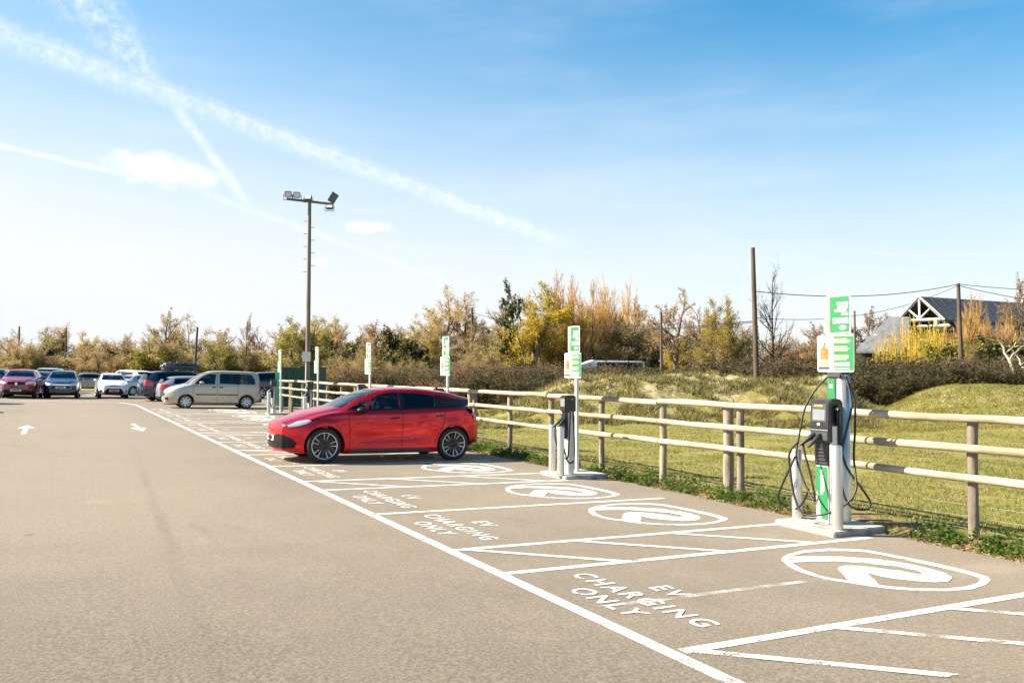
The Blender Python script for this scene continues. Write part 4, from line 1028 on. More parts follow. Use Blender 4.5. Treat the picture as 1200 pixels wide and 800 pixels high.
def roofbox(t, off, pm):
    for x in (1.9, 3.3):
        o = MB().box(x-.03, x+.03, -.62, .62, 1.74, 1.79, bev=.01).build('roof_bar', BLACKTRIM, t); o.location = off
    bm = bmesh.new(); bmesh.ops.create_cube(bm, size=1)
    for v in bm.verts: v.co = (2.6+v.co.x*2.1*(1 if v.co.z < 0 else .92), v.co.y*.9*(1 if v.co.z < 0 else .85), 1.99+v.co.z*.38)
    bmesh.ops.bevel(bm, geom=bm.edges[:], offset=.11, segments=4, affect='EDGES'); me = bpy.data.meshes.new('roof_box'); bm.to_mesh(me); bm.free(); me.materials.append(NAVY); me.polygons.foreach_set('use_smooth', [True]*len(me.polygons))
    o = place('roof_box', me, t); o.location = off
car_px('bigsuv', bigsuv, NAVY, 'navy_suv', 'navy sport utility car with a roof box parked beyond the beige people carrier', 214, 52.5, math.pi+.18, extra=roofbox)
car_px('estate', estate, PALEB, 'pale_blue_hatchback', 'pale blue car between the beige people carrier and the navy car with roof box', 238, 47.8, math.pi+.06)
car_px('bigsuv', bigsuv, NAVY, 'dark_suv', 'dark blue tall car behind the back of the beige people carrier', 326, 57, math.pi+.1)
car_px('saloon', saloon, SILV, 'silver_saloon', 'silver car far behind the dark blue tall car', 322, 72, .1)
make_car('cross', cross, BLK, 'black_crossover', 'black car at the aisle edge casting a long shadow', 'car', -5.3, 38.2, 0.)
make_car('yaris', yaris, PALEB, 'pale_blue_hatchback', 'pale blue small car whose nose reaches into the aisle', 'car', -4.2, 46.6, math.pi+.0)
make_car('suv', suv, BLK, 'black_suv', 'black tall car parked on the far flank of the dark red sport utility', 'car', at_px(-8, 58), 58, FACE-.1)
# ------------------------------------------------------------------ poles, wires, buildings, odd things
POLE = material('creosoted_pole', (.12, .088, .062), .85, var=.35, vscale=6, bump=.5, bscale=25, objvar=.25, stretch=(1, 1, .15))
POLEL = material('weathered_grey_pole', (.20, .17, .125), .85, var=.3, vscale=6, bump=.4, bscale=25, stretch=(1, 1, .15))
LAMPM = material('floodlight_housing', (.10, .105, .11), .45, metal=.3); LAMPG = material('floodlight_glass', (.62, .64, .62), .1, coat=1)
BOXM = material('pale_cabinet', (.55, .57, .58), .5); SLATE = material('slate_roof', (.052, .060, .075), .7, var=.3, vscale=3, bump=.4, bscale=14)
TIMBW = material('white_painted_timber', (.78, .76, .71), .6); TIMBD = material('dark_timber_cladding', (.030, .026, .024), .85, var=.3); SKYL = material('skylight_glazing', (.42, .47, .50), .15, coat=1)
ROOFG = material('pale_sheet_roof', (.15, .155, .165), .6, var=.3, vscale=2); PALEW = material('pale_render', (.62, .58, .50), .8, var=.1); BRICK = material('red_brick', (.30, .14, .09), .85, var=.25, vscale=12)
SKIPG = material('skip_dark_green', (.012, .075, .045), .55, var=.2); SKIPL = material('skip_light_green', (.10, .50, .22), .5)
# floodlight pole
px, py = 9.36, 35.6; zb = hz_at(px, py)
t = thing('floodlight_pole', 'tall timber pole with four floodlights on a crossarm behind the fence', 'lamp post', (px, py, zb))
Hh = zat(233, 35.9)-zb
MB().tube([(0, 0, -.2), (.01, 0, Hh*.35), (.03, .01, Hh*.7), (.04, 0, Hh)], [.115, .10, .085, .07], 14).build('pole', POLEL, t)
d = Vector((.88, -.47, 0)); q = Vector((.47, .88, 0))
arm = MB(); a_ = Vector((.04, 0, Hh-.12)); arm.tube([a_-d*.98+Vector((0, 0, .13)), a_+d*.98-Vector((0, 0, .09))], .055, 8); ar = arm.build('crossarm', LAMPM, t)
for i, (off_, up_, ang, facing) in enumerate(((-.92, .33, .25, -1), (-.55, .30, .15, -1), (-.06, .16, .6, 1), (.86, -.20, .5, 1))):
    c = a_+d*off_+Vector((0, 0, up_))
    lm = thing('x', None, None); bpy.data.objects.remove(lm)
    m = MB(); m.box(-.15, .15, -.07, .07, -.13, .13, bev=.025)
    o = m.build('floodlight', LAMPM, t); o.location = c; o.rotation_euler = (ang*facing*-1, 0, math.atan2(d.y, d.x)+(.25 if i < 2 else 0))
    g = MB().box(-.12, .12, -.078, -.068, -.10, .10).build('lamp_glass', LAMPG, o)
    b_ = MB().tube([(-.19, 0, 0), (-.19, 0, -.24), (.19, 0, -.24), (.19, 0, 0)], .015, 6).build('bracket', LAMPM, o)
o = MB().box(-.16, .16, -.02, .02, -.22, .22, bev=.01).build('floodlight_fin', LAMPM, t); o.location = a_+d*1.0+Vector((0, 0, .18)); o.rotation_euler = (.2, .6, math.atan2(d.y, d.x))
for i in range(9):
    z = Hh-.95-.27*i; s = 1 if i % 2 else -1
    MB().tube([(.03, 0, z), (.03+s*d.x*.24, s*d.y*.24, z+.01)], .012, 5).build('climbing_step', LAMPM, t)
for z, w in ((Hh*.37, .5), (Hh*.34, .45)): MB().tube([(.02, 0, z), (.02+d.x*w, d.y*w, z-.05)], .014, 5).build('bracket', LAMPM, t)
o = MB().box(-.17, .17, -.09, -.005, -.2, .2, bev=.01).build('switch_box', BOXM, t); o.location = (.0-.06, -.12, zat(418, 35.9)-zb); o.rotation_euler = (0, 0, -YAW)
MB().tube([(-.10, -.11, .3), (-.09, -.12, zat(418, 35.9)-zb-.2)], .02, 6).build('conduit', BOXM, t)

def tele(px, d, top, label, r=.13, lean=0., name='telegraph_pole', arm=False, mat=None):
    x, y = spot(px, d); zb = hz_at(x, y); h = zat(top, d)-zb
    t = thing(name, label, 'pole', (x, y, zb))
    MB().tube([(0, 0, -.3), (lean*.5, 0, h*.5), (lean, 0, h)], [r*1.15, r, r*.78], 12).build('pole', mat or POLE, t)
    if arm:
        MB().box(lean-.55, lean+.55, -.05, .05, h-.42, h-.32).build('crossarm', POLE, t)
        for s in (-.45, .45): MB().lathe([(0, .12), (.03, .11), (.04, .05), (.02, 0)], 8, 'z', (lean+s, 0, h-.32)).build('insulator', BOXM, t)
    return Vector((x+lean, y, zb+h))
pA = tele(887, 40, 290, 'thick brown telegraph pole rising behind the rough bank beside the bare tree', .125, -.2)
pB = tele(1127, 50, 332, 'brown telegraph pole in front of the dark roofed barn', .13, -.22)
tele(553, 88, 361, 'thin dark pole among the trees right of the round bare tree'.replace('right of', 'beside'), .14)
pC = tele(775, 62, 365, 'thin timber pole with a small box in front of the bare trees', .1)
tele(1002, 62, 364, 'thin dark pole just behind the two big signs', .09)
tele(227, 78, 383, 'leaning dark pole among the trees above the navy car', .12, .3)
tele(77, 100, 384, 'dark pole among the scrub trees above the navy crossover', .11); tele(22, 100, 382, 'dark pole among the scrub trees above the red sport utility', .11)
def wire(a, b_, sag, label, r=.014):
    a, b_ = Vector(a), Vector(b_); pts = []
    for k in range(25):
        t = k/24; p = a.lerp(b_, t); p.z -= sag*4*t*(1-t); pts.append(p)
    mb = MB().tube(pts, r, 4, cap=False)
    c = pts[0]
    o = tag(mb.build('overhead_wire', CABLE), label, 'wire'); return o
f = lambda px, py, d: Vector((*spot(px, d), zat(py, d)))
wire(f(885, 341, 40), pB-Vector((0, 0, .05)), .45, 'upper black wire between the thick pole and the barn pole', .02)
wire(f(886, 372, 40), pB-Vector((0, 0, .12)), .75, 'lower black wire sagging between the thick pole and the barn pole', .013)
wire(pB-Vector((0, 0, .05)), f(1420, 337, 60), .4, 'upper black wire leading away from the barn pole over the barn roof', .018)
wire(pB-Vector((0, 0, .12)), f(1400, 362, 46), .5, 'lower black wire leading away from the barn pole past the barn', .018)
wire(f(885, 376, 40), f(553, 366, 88), 1.0, 'thin wire from the thick pole across the golden trees', .022)
wire(f(885, 377.5, 40), f(700, 381, 62), .3, 'thin lower wire from the thick pole over the pale trailer', .014)

# barn with white gable truss; its ridge runs away to the side
gx, gy = spot(1077, 75); rd = (Vector((RT.x, RT.y, 0))*10+Vector((math.sin(YAW), math.cos(YAW), 0))*5.5).normalized(); wd = Vector((rd.y, -rd.x, 0))   # wd: towards the camera's side
zg = hz_at(gx, gy); zr = zat(347, 75)-zg
barn = thing('barn', 'large dark slate roofed barn with white timber gable truss', 'building', (gx, gy, zg)); 
def bp_(u, w, z): p = rd*u+wd*w; return (p.x, p.y, z)
EV_ = zr-2.1; LEN = 34
def slope(u0, u1, w0, z0, w1, z1, th=.18):
    return MB().add([bp_(u0, w0, z0), bp_(u1, w0, z0), bp_(u1, w1, z1), bp_(u0, w1, z1), bp_(u0, w0, z0-th), bp_(u1, w0, z0-th), bp_(u1, w1, z1-th), bp_(u0, w1, z1-th)],
                    [(0, 1, 2, 3), (7, 6, 5, 4), (0, 4, 5, 1), (1, 5, 6, 2), (2, 6, 7, 3), (3, 7, 4, 0)])
rf = slope(0, LEN, -.0, zr, 2.35, EV_-.08).build('roof', SLATE, barn); slope(0, LEN, 0, zr, -2.35, EV_-.08).build('roof', SLATE, barn)
r2 = slope(2.5, LEN, 2.2, EV_-.25, 5.2, EV_-2.15).build('lower_roof', SLATE, barn); slope(1, LEN, -2.2, EV_-.25, -6.6, EV_-2.75).build('lower_roof', ROOFG, barn)
for u, w0 in ((11.2, 2.5), (6.6, 3.3), (14.4, 2.5)):
    k = 1.9/3.
    slope(u, u+1.8, w0, EV_-.25-(w0-2.2)*k+.05, w0+1.2, EV_-.25-(w0+1.2-2.2)*k+.05, .06).build('skylight', SKYL, barn)
for u in (6.0, 9.0): slope(u, u+1.2, -3., EV_-.25-.8*.568+.06, -5, EV_-.25-2.8*.568+.06, .05).build('skylight', SKYL, barn)
for w0, w1 in ((-6.3, 4.9),):
    MB().add([bp_(3.2, w0, -.5), bp_(LEN, w0, -.5), bp_(LEN, w1, -.5), bp_(3.2, w1, -.5), bp_(3.2, w0, EV_-2.65), bp_(LEN, w0, EV_-2.65), bp_(LEN, w1, EV_-2.1), bp_(3.2, w1, EV_-2.1)], [(0, 1, 5, 4), (1, 2, 6, 5), (2, 3, 7, 6), (3, 0, 4, 7)]).build('wall', TIMBD, barn)
MB().add([bp_(1.8, -2.2, EV_-2.6), bp_(1.8, 2.2, EV_-2.6), bp_(1.8, 2.2, EV_-.25), bp_(1.8, 0, zr-.3), bp_(1.8, -2.2, EV_-.25)], [(0, 1, 2, 3, 4)]).build('gable_wall', TIMBD, barn)
def beam(w0, z0, w1, z1, r=.12, u=.12):
    return MB().tube([bp_(u, w0, z0), bp_(u, w1, z1)], r, 4, smooth=False).build('truss_beam', TIMBW, barn)
beam(-2.35, EV_-.12, 0, zr-.05, .13); beam(2.35, EV_-.12, 0, zr-.05, .13); beam(-2.2, EV_-.02, 2.2, EV_-.02, .13); beam(0, EV_, 0, zr-.2, .1); beam(0, EV_+.1, -1.1, EV_+1.0, .08); beam(0, EV_+.1, 1.1, EV_+1.0, .08)
beam(-2.2, EV_-.5, 2.2, EV_-.55, .12, 1.2); beam(1.6, EV_, 1.6, EV_-.6); beam(-1.6, EV_, -1.6, EV_-.6)
for k in range(26): MB().tube([bp_(.02+k*1.31, .12, zr+.03), bp_(.02+k*1.31, 2.3, EV_-.03)], .025, 3).build('roof_batten', SLATE, rf)
def wp(px, py, d): p = Vector((*spot(px, d), zat(py, d))); return (p.x-gx, p.y-gy, p.z-zg)
q4 = [wp(1001, 411, 70), wp(1066, 411, 68), wp(1066, 371, 76), wp(1043, 371, 77)]
MB().add(q4+[(v[0], v[1], v[2]-.18) for v in q4], [(0, 1, 2, 3), (7, 6, 5, 4), (0, 4, 5, 1), (1, 5, 6, 2), (2, 6, 7, 3), (3, 7, 4, 0)]).build('hipped_roof', ROOFG, barn)
w4 = [wp(1004, 412, 70.6), wp(1064, 412, 68.6)]
MB().add([w4[0], w4[1], (w4[1][0], w4[1][1], -.5), (w4[0][0], w4[0][1], -.5)], [(0, 1, 2, 3)]).build('wall', TIMBD, barn)
for a_, b_ in ((1014, 1020), (1029, 1036)):
    MB().add([wp(a_, 403, 71.2), wp(b_, 403, 71), wp(b_+10, 391, 73), wp(a_+11, 391, 73.2)], [(0, 1, 2, 3)]).build('skylight', SKYL, barn)
# low sheds and the small house far off
def shed(px, d, w, dep, hw, hr, wall, roof, name, label, rz=0., win=True):
    x, y = spot(px, d); zb = hz_at(x, y); t = thing(name, label, 'building', (x, y, zb), -YAW+rz)
    MB().box(-w/2, w/2, 0, dep, -.4, hw).build('wall', wall, t)
    MB().prism([(-w/2-.2, hw-.02), (w/2+.2, hw-.02), (0, hr)], -.15, dep+.15, 'y').build('roof', roof, t)
    if win: MB().box(-w*.12, w*.12, -.03, .0, hw*.35, hw*.75).build('window', BLACKTRIM, t)
    return t
shed(165, 112, 3.2, 6, 2.4, 4.2, PALEW, ROOFG, 'cottage', 'small pale gabled cottage among the trees behind the parked cars')
shed(905, 66, 5.6, 5, 1.9, 2.5, material('weathered_boarding', (.34, .25, .19), .8, var=.2), TIMBD, 'field_shelter', 'low brown boarded field shelter behind the bare tree')
# pale trailer beyond the bank
x, y = spot(716, 52); zb = zat(437, 52)-.66
t = thing('caravan', 'long pale caravan roof with dark window band behind the rough bank', 'caravan', (x, y, zb), -YAW+.08)
MB().prism([(-2.2, 0), (1.9, 0), (1.9, 1.2), (1.7, 1.38), (-1.2, 1.45), (-2.2, 1.1)], -.9, .9, 'y').build('body', SWHITE, t)
MB().box(-1.0, 1.75, -.93, -.895, .72, 1.29).build('window_band', BLACKTRIM, t); MB().box(-1.1, 1.95, -.95, -.9, 1.30, 1.36).build('roof_rail', SWHITE, t)
MB().box(-1.9, 1.6, -.7, .7, -1.2, -.02).build('chassis', BLACKTRIM, t)
make_car('bigsuv', bigsuv, NAVY, 'dark_pickup', 'dark off road car half hidden behind the fence and hedge', 'car', spot(536, 50)[0], spot(536, 50)[1], math.pi*.5+.25)
make_car('saloon', saloon, paint('car_paint_blue', (.03, .10, .35)), 'blue_car', 'blue car roof peeping over the rough bank', 'car', spot(786, 58)[0], spot(786, 58)[1], .2)
# green skip
x, y = spot(346, 43.5); zb = hz_at(x, y)
t = thing('waste_skip', 'dark green metal skip behind the end of the fence', 'skip', (x, y, zb), -YAW)
MB().prism([(-.72, .12), (1.2, .12), (1.2, 2.05), (-.72, 2.05)], 0, 1.8, 'y').build('body', SKIPG, t)
for k in range(5): MB().box(-.55+k*.4, -.48+k*.4, -.05, -.002, .14, 1.95).build('rib', SKIPG, t)
MB().box(-1.02, -.722, .0, 1.7, .12, 2.05).build('end_panel', SKIPL, t); MB().box(-.74, 1.24, -.06, 1.86, 2.052, 2.12).build('rim', SKIPG, t)
x, y = spot(918, 60)
t = thing('green_bin', 'small green bin by the field shelter', 'bin', (x, y, zat(438, 60)-.6), -YAW); MB().box(-.35, .35, -.3, .3, 0, .8, bev=.04).build('body', SKIPL, t); MB().box(-.38, .38, -.33, .33, .8, .9, bev=.03).build('lid', SKIPG, t)
# ------------------------------------------------------------------ trees, hedges, grass
def bark(n, c): return material(n, c, .9, var=.3, vscale=3, objvar=.3, spec=.2)
def leafm(n, c, v=.35): return material(n, c, .7, objvar=v, spec=.2, trans=.48, var=.3, vscale=1.2)
BARK = bark('grey_brown_bark', (.15, .118, .085)); BARKP = bark('pale_bark', (.40, .35, .28)); BARKD = bark('dark_bark', (.05, .042, .034))
TWIG = leafm('brown_twigs', (.45, .335, .185)); TWIGO = leafm('orange_willow_shoots', (.62, .40, .15), .15); TWIGY = leafm('yellow_willow_shoots', (.56, .42, .08), .25)
LEAFY = leafm('yellow_green_buds', (.42, .36, .065)); LEAFO = leafm('olive_leaves', (.33, .28, .095)); LEAFD = leafm('dark_evergreen_leaves', (.04, .055, .02)); LEAFB = leafm('russet_leaves', (.30, .195, .10)); LEAFG = leafm('fresh_green_leaves', (.12, .19, .03))
LEAFGO = leafm('golden_leaves', (.60, .43, .05), .2)
HTWIG = leafm('hedge_twigs', (.20, .145, .09)); HLEAF = leafm('hedge_olive_leaves', (.115, .10, .04)); HDARK = leafm('hedge_dark_leaves', (.045, .052, .022)); HRUS = leafm('hedge_russet_leaves', (.17, .105, .055))
class Tree:
    def __init__(s, seed): s.r = random.Random(seed); s.tr = MB(); s.cv = []; s.cf = []; s.cm = []
    def ribbon(s, pts, w, mi):
        r = s.r; a = Vector((r.gauss(0, 1), r.gauss(0, 1), r.gauss(0, .4))).normalized()
        k = len(s.cv); n = len(pts)
        for i, p in enumerate(pts):
            ww = w*(1-.7*i/(n-1)); s.cv.append((p+a*ww)[:]); s.cv.append((p-a*ww)[:])
        for i in range(n-1): s.cf.append((k+2*i, k+2*i+1, k+2*i+3, k+2*i+2)); s.cm.append(mi)
    def leaf(s, p, sz, mi):
        r = s.r; a = Vector((r.gauss(0, 1), r.gauss(0, 1), r.gauss(0, 1))).normalized(); b = a.orthogonal().normalized(); b = b*math.cos(r.random()*6)+a.cross(b)*math.sin(r.random()*6)
        c = a.cross(b)*sz*.55; b = b*sz; k = len(s.cv)
        s.cv += [(p-b)[:], (p+c)[:], (p+b)[:], (p-c)[:]]; s.cf.append((k, k+1, k+2, k+3)); s.cm.append(mi)
    def branch(s, p, d, ln, rad, lv, P):
        r = s.r; n = P['seg'][lv]; pts = [p.copy()]; q = p.copy(); dd = d.normalized()
        for i in range(n):
            dd = (dd+Vector((r.gauss(0, 1), r.gauss(0, 1), r.gauss(0, 1)))*P['wig'][lv]+Vector((0, 0, P['trop'][lv]))).normalized()
            q = q+dd*(ln/n); pts.append(q.copy())
        last = lv == P['lv']-1
        if rad > P.get('thin', .022) and not last: s.tr.tube(pts, [rad*(1-.62*i/n) for i in range(n+1)], 6 if lv == 0 else 4 if lv == 1 else 3, cap=False)
        else: s.ribbon(pts, max(rad, P.get('tw', .008)), 0)
        if lv >= P['lv']-P.get('leaflv', 1):
            for _ in range(P['leaves']):
                t = r.random(); i = min(int(t*n), n-1); pp = pts[i].lerp(pts[i+1], t*n-i)
                s.leaf(pp+Vector((r.gauss(0, 1), r.gauss(0, 1), r.gauss(0, 1)))*P.get('spread', .06), P['lsize']*r.uniform(.5, 1.3), 1 if r.random() < P.get('mixl', .7) else 2)
        if last: return
        k = P['kids'][lv]; k = k+r.randint(-1, 1) if k > 3 else k
        for j in range(k):
            t = P['from'][lv]+(1-P['from'][lv])*((j+r.random())/k); t = min(t, .999); i = min(int(t*n), n-1); pp = pts[i].lerp(pts[i+1], t*n-i)
            td = (pts[i+1]-pts[i]).normalized(); o = td.orthogonal().normalized(); a = r.random()*2*math.pi+j*2.4; o = o*math.cos(a)+td.cross(o)*math.sin(a)
            an = R(P['ang'][lv]+r.gauss(0, 9)); cdir = td*math.cos(an)+o*math.sin(an)
            s.branch(pp, cdir, ln*P['ratio'][lv]*(1-.45*t)*r.uniform(.75, 1.2), rad*(1-.6*t)*P['rr'], lv+1, P)
        if lv > 0 or P.get('leader', True): s.branch(pts[-1], dd, ln*P['ratio'][lv]*.7, rad*.38, lv+1, P)
    def finish(s, name, bk, crown):
        tm = s.tr.mesh(name+'_trunk', bk); cm = bpy.data.meshes.new(name+'_crown'); cm.from_pydata(s.cv, [], s.cf)
        for m in crown: cm.materials.append(m)
        cm.polygons.foreach_set('material_index', s.cm); cm.update()
        z = np.percentile(np.array(s.cv)[:, 2], 98.8); xw = np.percentile(np.hypot(np.array(s.cv)[:, 0], np.array(s.cv)[:, 1]), 95)
        return dict(trunk=tm, crown=cm, h=z, w=xw*2)
def spec(**k):
    P = dict(lv=4, seg=[5, 4, 3, 2], wig=[.06, .14, .2, .25], trop=[.05, .06, .04, .02], kids=[9, 7, 6, 0], ang=[48, 45, 42, 40], ratio=[.62, .52, .5, .5], rr=.62, leaves=3, lsize=.07)
    P['from'] = [.3, .2, .15, 0]; P.update({('from' if a == 'frm' else a): b for a, b in k.items()}); return P
def grow(seed, name, P, bk, crown, stems=1, base=.25, ln=4., rad=.16, splay=.15):
    T = Tree(seed)
    for i in range(stems):
        a = T.r.random()*6.28; p = Vector((math.cos(a), math.sin(a), 0))*(base if stems > 1 else 0)
        T.branch(p, Vector((math.cos(a)*splay, math.sin(a)*splay, 1)) if stems > 1 else Vector((T.r.gauss(0, .04), T.r.gauss(0, .04), 1)), ln*T.r.uniform(.8, 1.1), rad, 0, P)
    return T.finish(name, bk, crown)
PROTO = {}
L5 = dict(lv=5, seg=[5, 4, 3, 3, 2], wig=[.06, .12, .16, .2, .25], trop=[.05, .06, .05, .03, .02], ratio=[.62, .55, .55, .55, .5], frm=[.28, .2, .15, .1, 0], ang=[46, 42, 40, 38, 36])
for i in range(3):
    PROTO['bare', i] = grow(10+i, 'bare', spec(**{**L5, 'kids': [10, 7, 6, 5, 0], 'leaves': 1, 'lsize': .05, 'tw': .014}), BARK, [TWIG, TWIG, LEAFB], ln=4.4, rad=.2)
for i in range(2):
    PROTO['round', i] = grow(20+i, 'round', spec(**{**L5, 'kids': [11, 8, 7, 6, 0], 'leaves': 1, 'lsize': .04, 'tw': .013, 'ang': [50, 40, 36, 34, 32], 'wig': [.05, .07, .1, .14, .2], 'thin': .03}), BARK, [TWIG, TWIGY, TWIG], ln=4., rad=.15)
for i in range(2):
    PROTO['orange', i] = grow(30+i, 'orange', spec(kids=[10, 10, 14, 0], ang=[34, 24, 20, 18], ratio=[.85, .6, .62, .5], trop=[.05, .12, .15, .12], leaves=1, lsize=.035, tw=.011, wig=[.05, .08, .08, .06], mixl=.8, frm=[.1, .1, .1, 0]), BARK, [TWIGO, TWIGO, TWIGY], stems=4, base=.6, ln=3.6, rad=.12, splay=.28)
for i in range(2):
    PROTO['golden', i] = grow(40+i, 'golden', spec(**{**L5, 'kids': [10, 7, 6, 4, 0], 'leaves': 6, 'lsize': .042, 'tw': .011, 'mixl': .65, 'spread': .1, 'frm': [.15, .2, .15, .1, 0]}), BARK, [TWIGY, LEAFGO, LEAFY], ln=4.4, rad=.18)
for i in range(2):
    PROTO['budding', i] = grow(50+i, 'budding', spec(**{**L5, 'kids': [9, 7, 6, 4, 0], 'leaves': 3, 'lsize': .042, 'tw': .013, 'mixl': .55, 'spread': .1, 'frm': [.12, .15, .1, .1, 0]}), BARK, [TWIG, LEAFY, LEAFO], stems=2, base=.4, ln=3.8, rad=.14, splay=.25)
for i in range(3):
    PROTO['scrub', i] = grow(60+i, 'scrub', spec(**{**L5, 'kids': [8, 6, 6, 5, 0], 'leaves': 1, 'lsize': .045, 'tw': .015, 'mixl': .45, 'spread': .1, 'ang': [50, 45, 42, 40, 38], 'ratio': [.7, .55, .55, .5, .5], 'frm': [.06, .1, .1, .1, 0]}), BARKD, [TWIG, LEAFO, LEAFB if i == 0 else TWIG], stems=4, base=.9, ln=2.8, rad=.09, splay=.4)
for i in range(2):
    PROTO['evergreen', i] = grow(70+i, 'evergreen', spec(kids=[10, 9, 8, 0], leaves=9, lsize=.085, ang=[50, 45, 45, 40], tw=.010, mixl=.6, frm=[.05, .1, .1, 0], spread=.12), BARKD, [TWIG, LEAFD, LEAFO], stems=3, base=.5, ln=2.6, rad=.1, splay=.4)
for i in range(3):
    PROTO['hedge', i] = grow(80+i, 'hedge', spec(lv=3, seg=[4, 3, 2], wig=[.15, .25, .3], trop=[0, 0, 0], kids=[14, 13, 0], ang=[55, 55, 50], ratio=[.6, .55, .5], frm=[.04, .1, 0], leaves=9, lsize=.038, tw=.013, mixl=.5, spread=.12, leaflv=1), BARKD, [HTWIG, HRUS if i == 0 else HLEAF, HDARK if i else HTWIG], stems=9, base=.8, ln=1.5, rad=.03, splay=.8)
PROTO['bush', 0] = grow(90, 'bush', spec(lv=3, seg=[4, 3, 2], wig=[.15, .2, .25], trop=[.03, .03, 0], kids=[12, 10, 0], ang=[45, 45, 45], ratio=[.6, .55, .5], frm=[.1, .1, 0], leaves=9, lsize=.08, tw=.009, mixl=.7, spread=.1), BARK, [TWIG, LEAFY, LEAFG], stems=6, base=.4, ln=1.8, rad=.04, splay=.5)
PROTO['thin', 0] = grow(95, 'thin', spec(kids=[18, 8, 6, 0], ang=[30, 32, 35, 35], ratio=[.38, .5, .5, .5], leaves=4, lsize=.06, trop=[.05, .12, .1, .05], frm=[.12, .15, .1, 0], tw=.012), BARK, [TWIG, LEAFY, TWIG], ln=7., rad=.14)
PROTO['clear', 0] = grow(97, 'clear', spec(**{**L5, 'kids': [16, 7, 5, 4, 0], 'ang': [56, 40, 38, 35, 33], 'ratio': [.45, .5, .55, .5, .5], 'leaves': 0, 'tw': .008, 'frm': [.22, .15, .1, .1, 0]}), BARKD, [BARKD, BARKD, BARKD], ln=5.6, rad=.15)
PROTO['dead', 0] = grow(98, 'dead', spec(lv=3, seg=[6, 5, 3], wig=[.25, .3, .3], trop=[.05, .1, .1], kids=[4, 3, 0], ang=[45, 45, 40], ratio=[.6, .5, .5], leaves=0, tw=.02, thin=.01, rr=.7), BARKP, [BARKP]*3, ln=3.2, rad=.13)
PROTO['pine', 0] = grow(99, 'pine', spec(kids=[20, 8, 6, 0], ang=[72, 50, 45, 40], ratio=[.33, .5, .5, .5], trop=[.02, .02, .0, .0], leaves=7, lsize=.08, frm=[.15, .15, .1, 0], mixl=.7), BARKD, [BARKD, LEAFD, LEAFO], ln=6.5, rad=.15)
# weeping willow: long hanging strands
T = Tree(101); P = spec(lv=2, seg=[5, 5], wig=[.08, .12], trop=[.04, .02], kids=[9, 0], ang=[52, 40], ratio=[.85, .5], leaves=0, frm=[.35, 0])
T.branch(Vector((0, 0, 0)), Vector((.2, 0, 1)), 3.2, .2, 0, P)
P2 = [(T.r.uniform(-1, 1), T.r.uniform(-1, 1)) for _ in range(620)]
for a, b_ in P2:
    rr_ = math.hypot(a, b_)
    if rr_ > 1: continue
    cl_ = math.sin(a*7+1)*math.cos(b_*6)*.5; p = Vector((a*2.6, b_*2.6, 4.3*(1-rr_**2*.35)+T.r.gauss(0, .35)+cl_)); pts = [p.copy()]; l_ = T.r.uniform(1., 3.4)
    for k in range(5): p = p+Vector((a*.1+T.r.gauss(0, .04), b_*.1+T.r.gauss(0, .04), -l_/5)); pts.append(p.copy())
    if pts[-1].z < .2: continue
    T.ribbon(pts, .016, 0)
    for k in range(7): q = T.r.random()*4.99; i = int(q); T.leaf(pts[i].lerp(pts[i+1], q-i)+Vector((T.r.gauss(0, .04), T.r.gauss(0, .04), 0)), .07, 1 if T.r.random() < .7 else 2)
PROTO['weeping', 0] = T.finish('weeping', BARKD, [TWIGY, LEAFY, LEAFGO])
NAMES = dict(bare='bare_tree', round='bare_tree', orange='willow_tree', golden='golden_tree', budding='budding_tree', scrub='scrub_tree', evergreen='evergreen_tree', hedge='hedge_shrub', bush='yellow_green_bush', thin='poplar_tree', clear='bare_tree', dead='dead_tree', pine='pine_tree', weeping='weeping_willow')
rt = random.Random(5); NT = [0]
def plant(kind, px, d, top, label, group=None, wide=1., var=None, sink=.0, cat='tree', zbase=None):
    x, y = spot(px, d); zb = (hz_at(x, y) if zbase is None else zbase)-sink
    if var is None: var = rt.choice([k[1] for k in PROTO if k[0] == kind])
    pr = PROTO[kind, var]; h = zat(top, d)-zb; s = h/pr['h']
    o = thing(NAMES[kind], label, cat, (x, y, zb), rt.uniform(0, 6.28), group); o.scale = (s*wide, s*wide, s)
    a = place('trunk' if cat == 'tree' else 'stems', pr['trunk'], o); c = place('crown' if cat == 'tree' else 'foliage', pr['crown'], o)
    return o
# --- single trees that stand out
plant('round', 515, 92, 342, 'big round bare tree with fine golden twigs above the red hatchback roof', wide=1.5, var=0)
plant('round', 545, 94, 352, 'smaller round bare tree beside the thin dark pole', wide=1.1, var=1)
plant('golden', 648, 83, 356, 'broad golden tree between the pine and the orange willow', wide=1.3, var=1)
plant('golden', 622, 80, 338, 'tall golden yellow tree with a dark pine at its side', wide=1.2, var=0)
plant('pine', 603, 81, 335, 'dark narrow pine growing against the golden tree', wide=.6)
plant('orange', 690, 84, 333, 'tall orange shooted willow behind the second pair of signs', wide=1.05, var=0)
plant('orange', 727, 90, 338, 'orange shooted willow next to the bare spreading tree', wide=.9, var=1)
plant('bare', 792, 78, 342, 'bare spreading tree with many thin trunks beside the thin timber pole', wide=1.15, var=1)
plant('budding', 852, 72, 355, 'yellow green budding tree near the thick telegraph pole', wide=.85, var=0)
plant('clear', 908, 50, 312, 'bare dark branched tree beside the thick telegraph pole', wide=.62)
plant('thin', 286, 92, 371, 'tall slender pale budding tree above the beige people carrier', wide=.6)
plant('bare', 196, 96, 367, 'tall bare tree above the parked silver saloon', wide=1., var=0)
plant('bush', 179, 90, 413, 'bright yellow green bush by the pale cottage', cat='bush')
plant('weeping', 1068, 60, 381, 'yellow weeping willow in front of the barn gable', wide=.8)
plant('weeping', 1098, 63, 386, 'smaller yellow weeping willow beneath the barn truss', wide=.8)
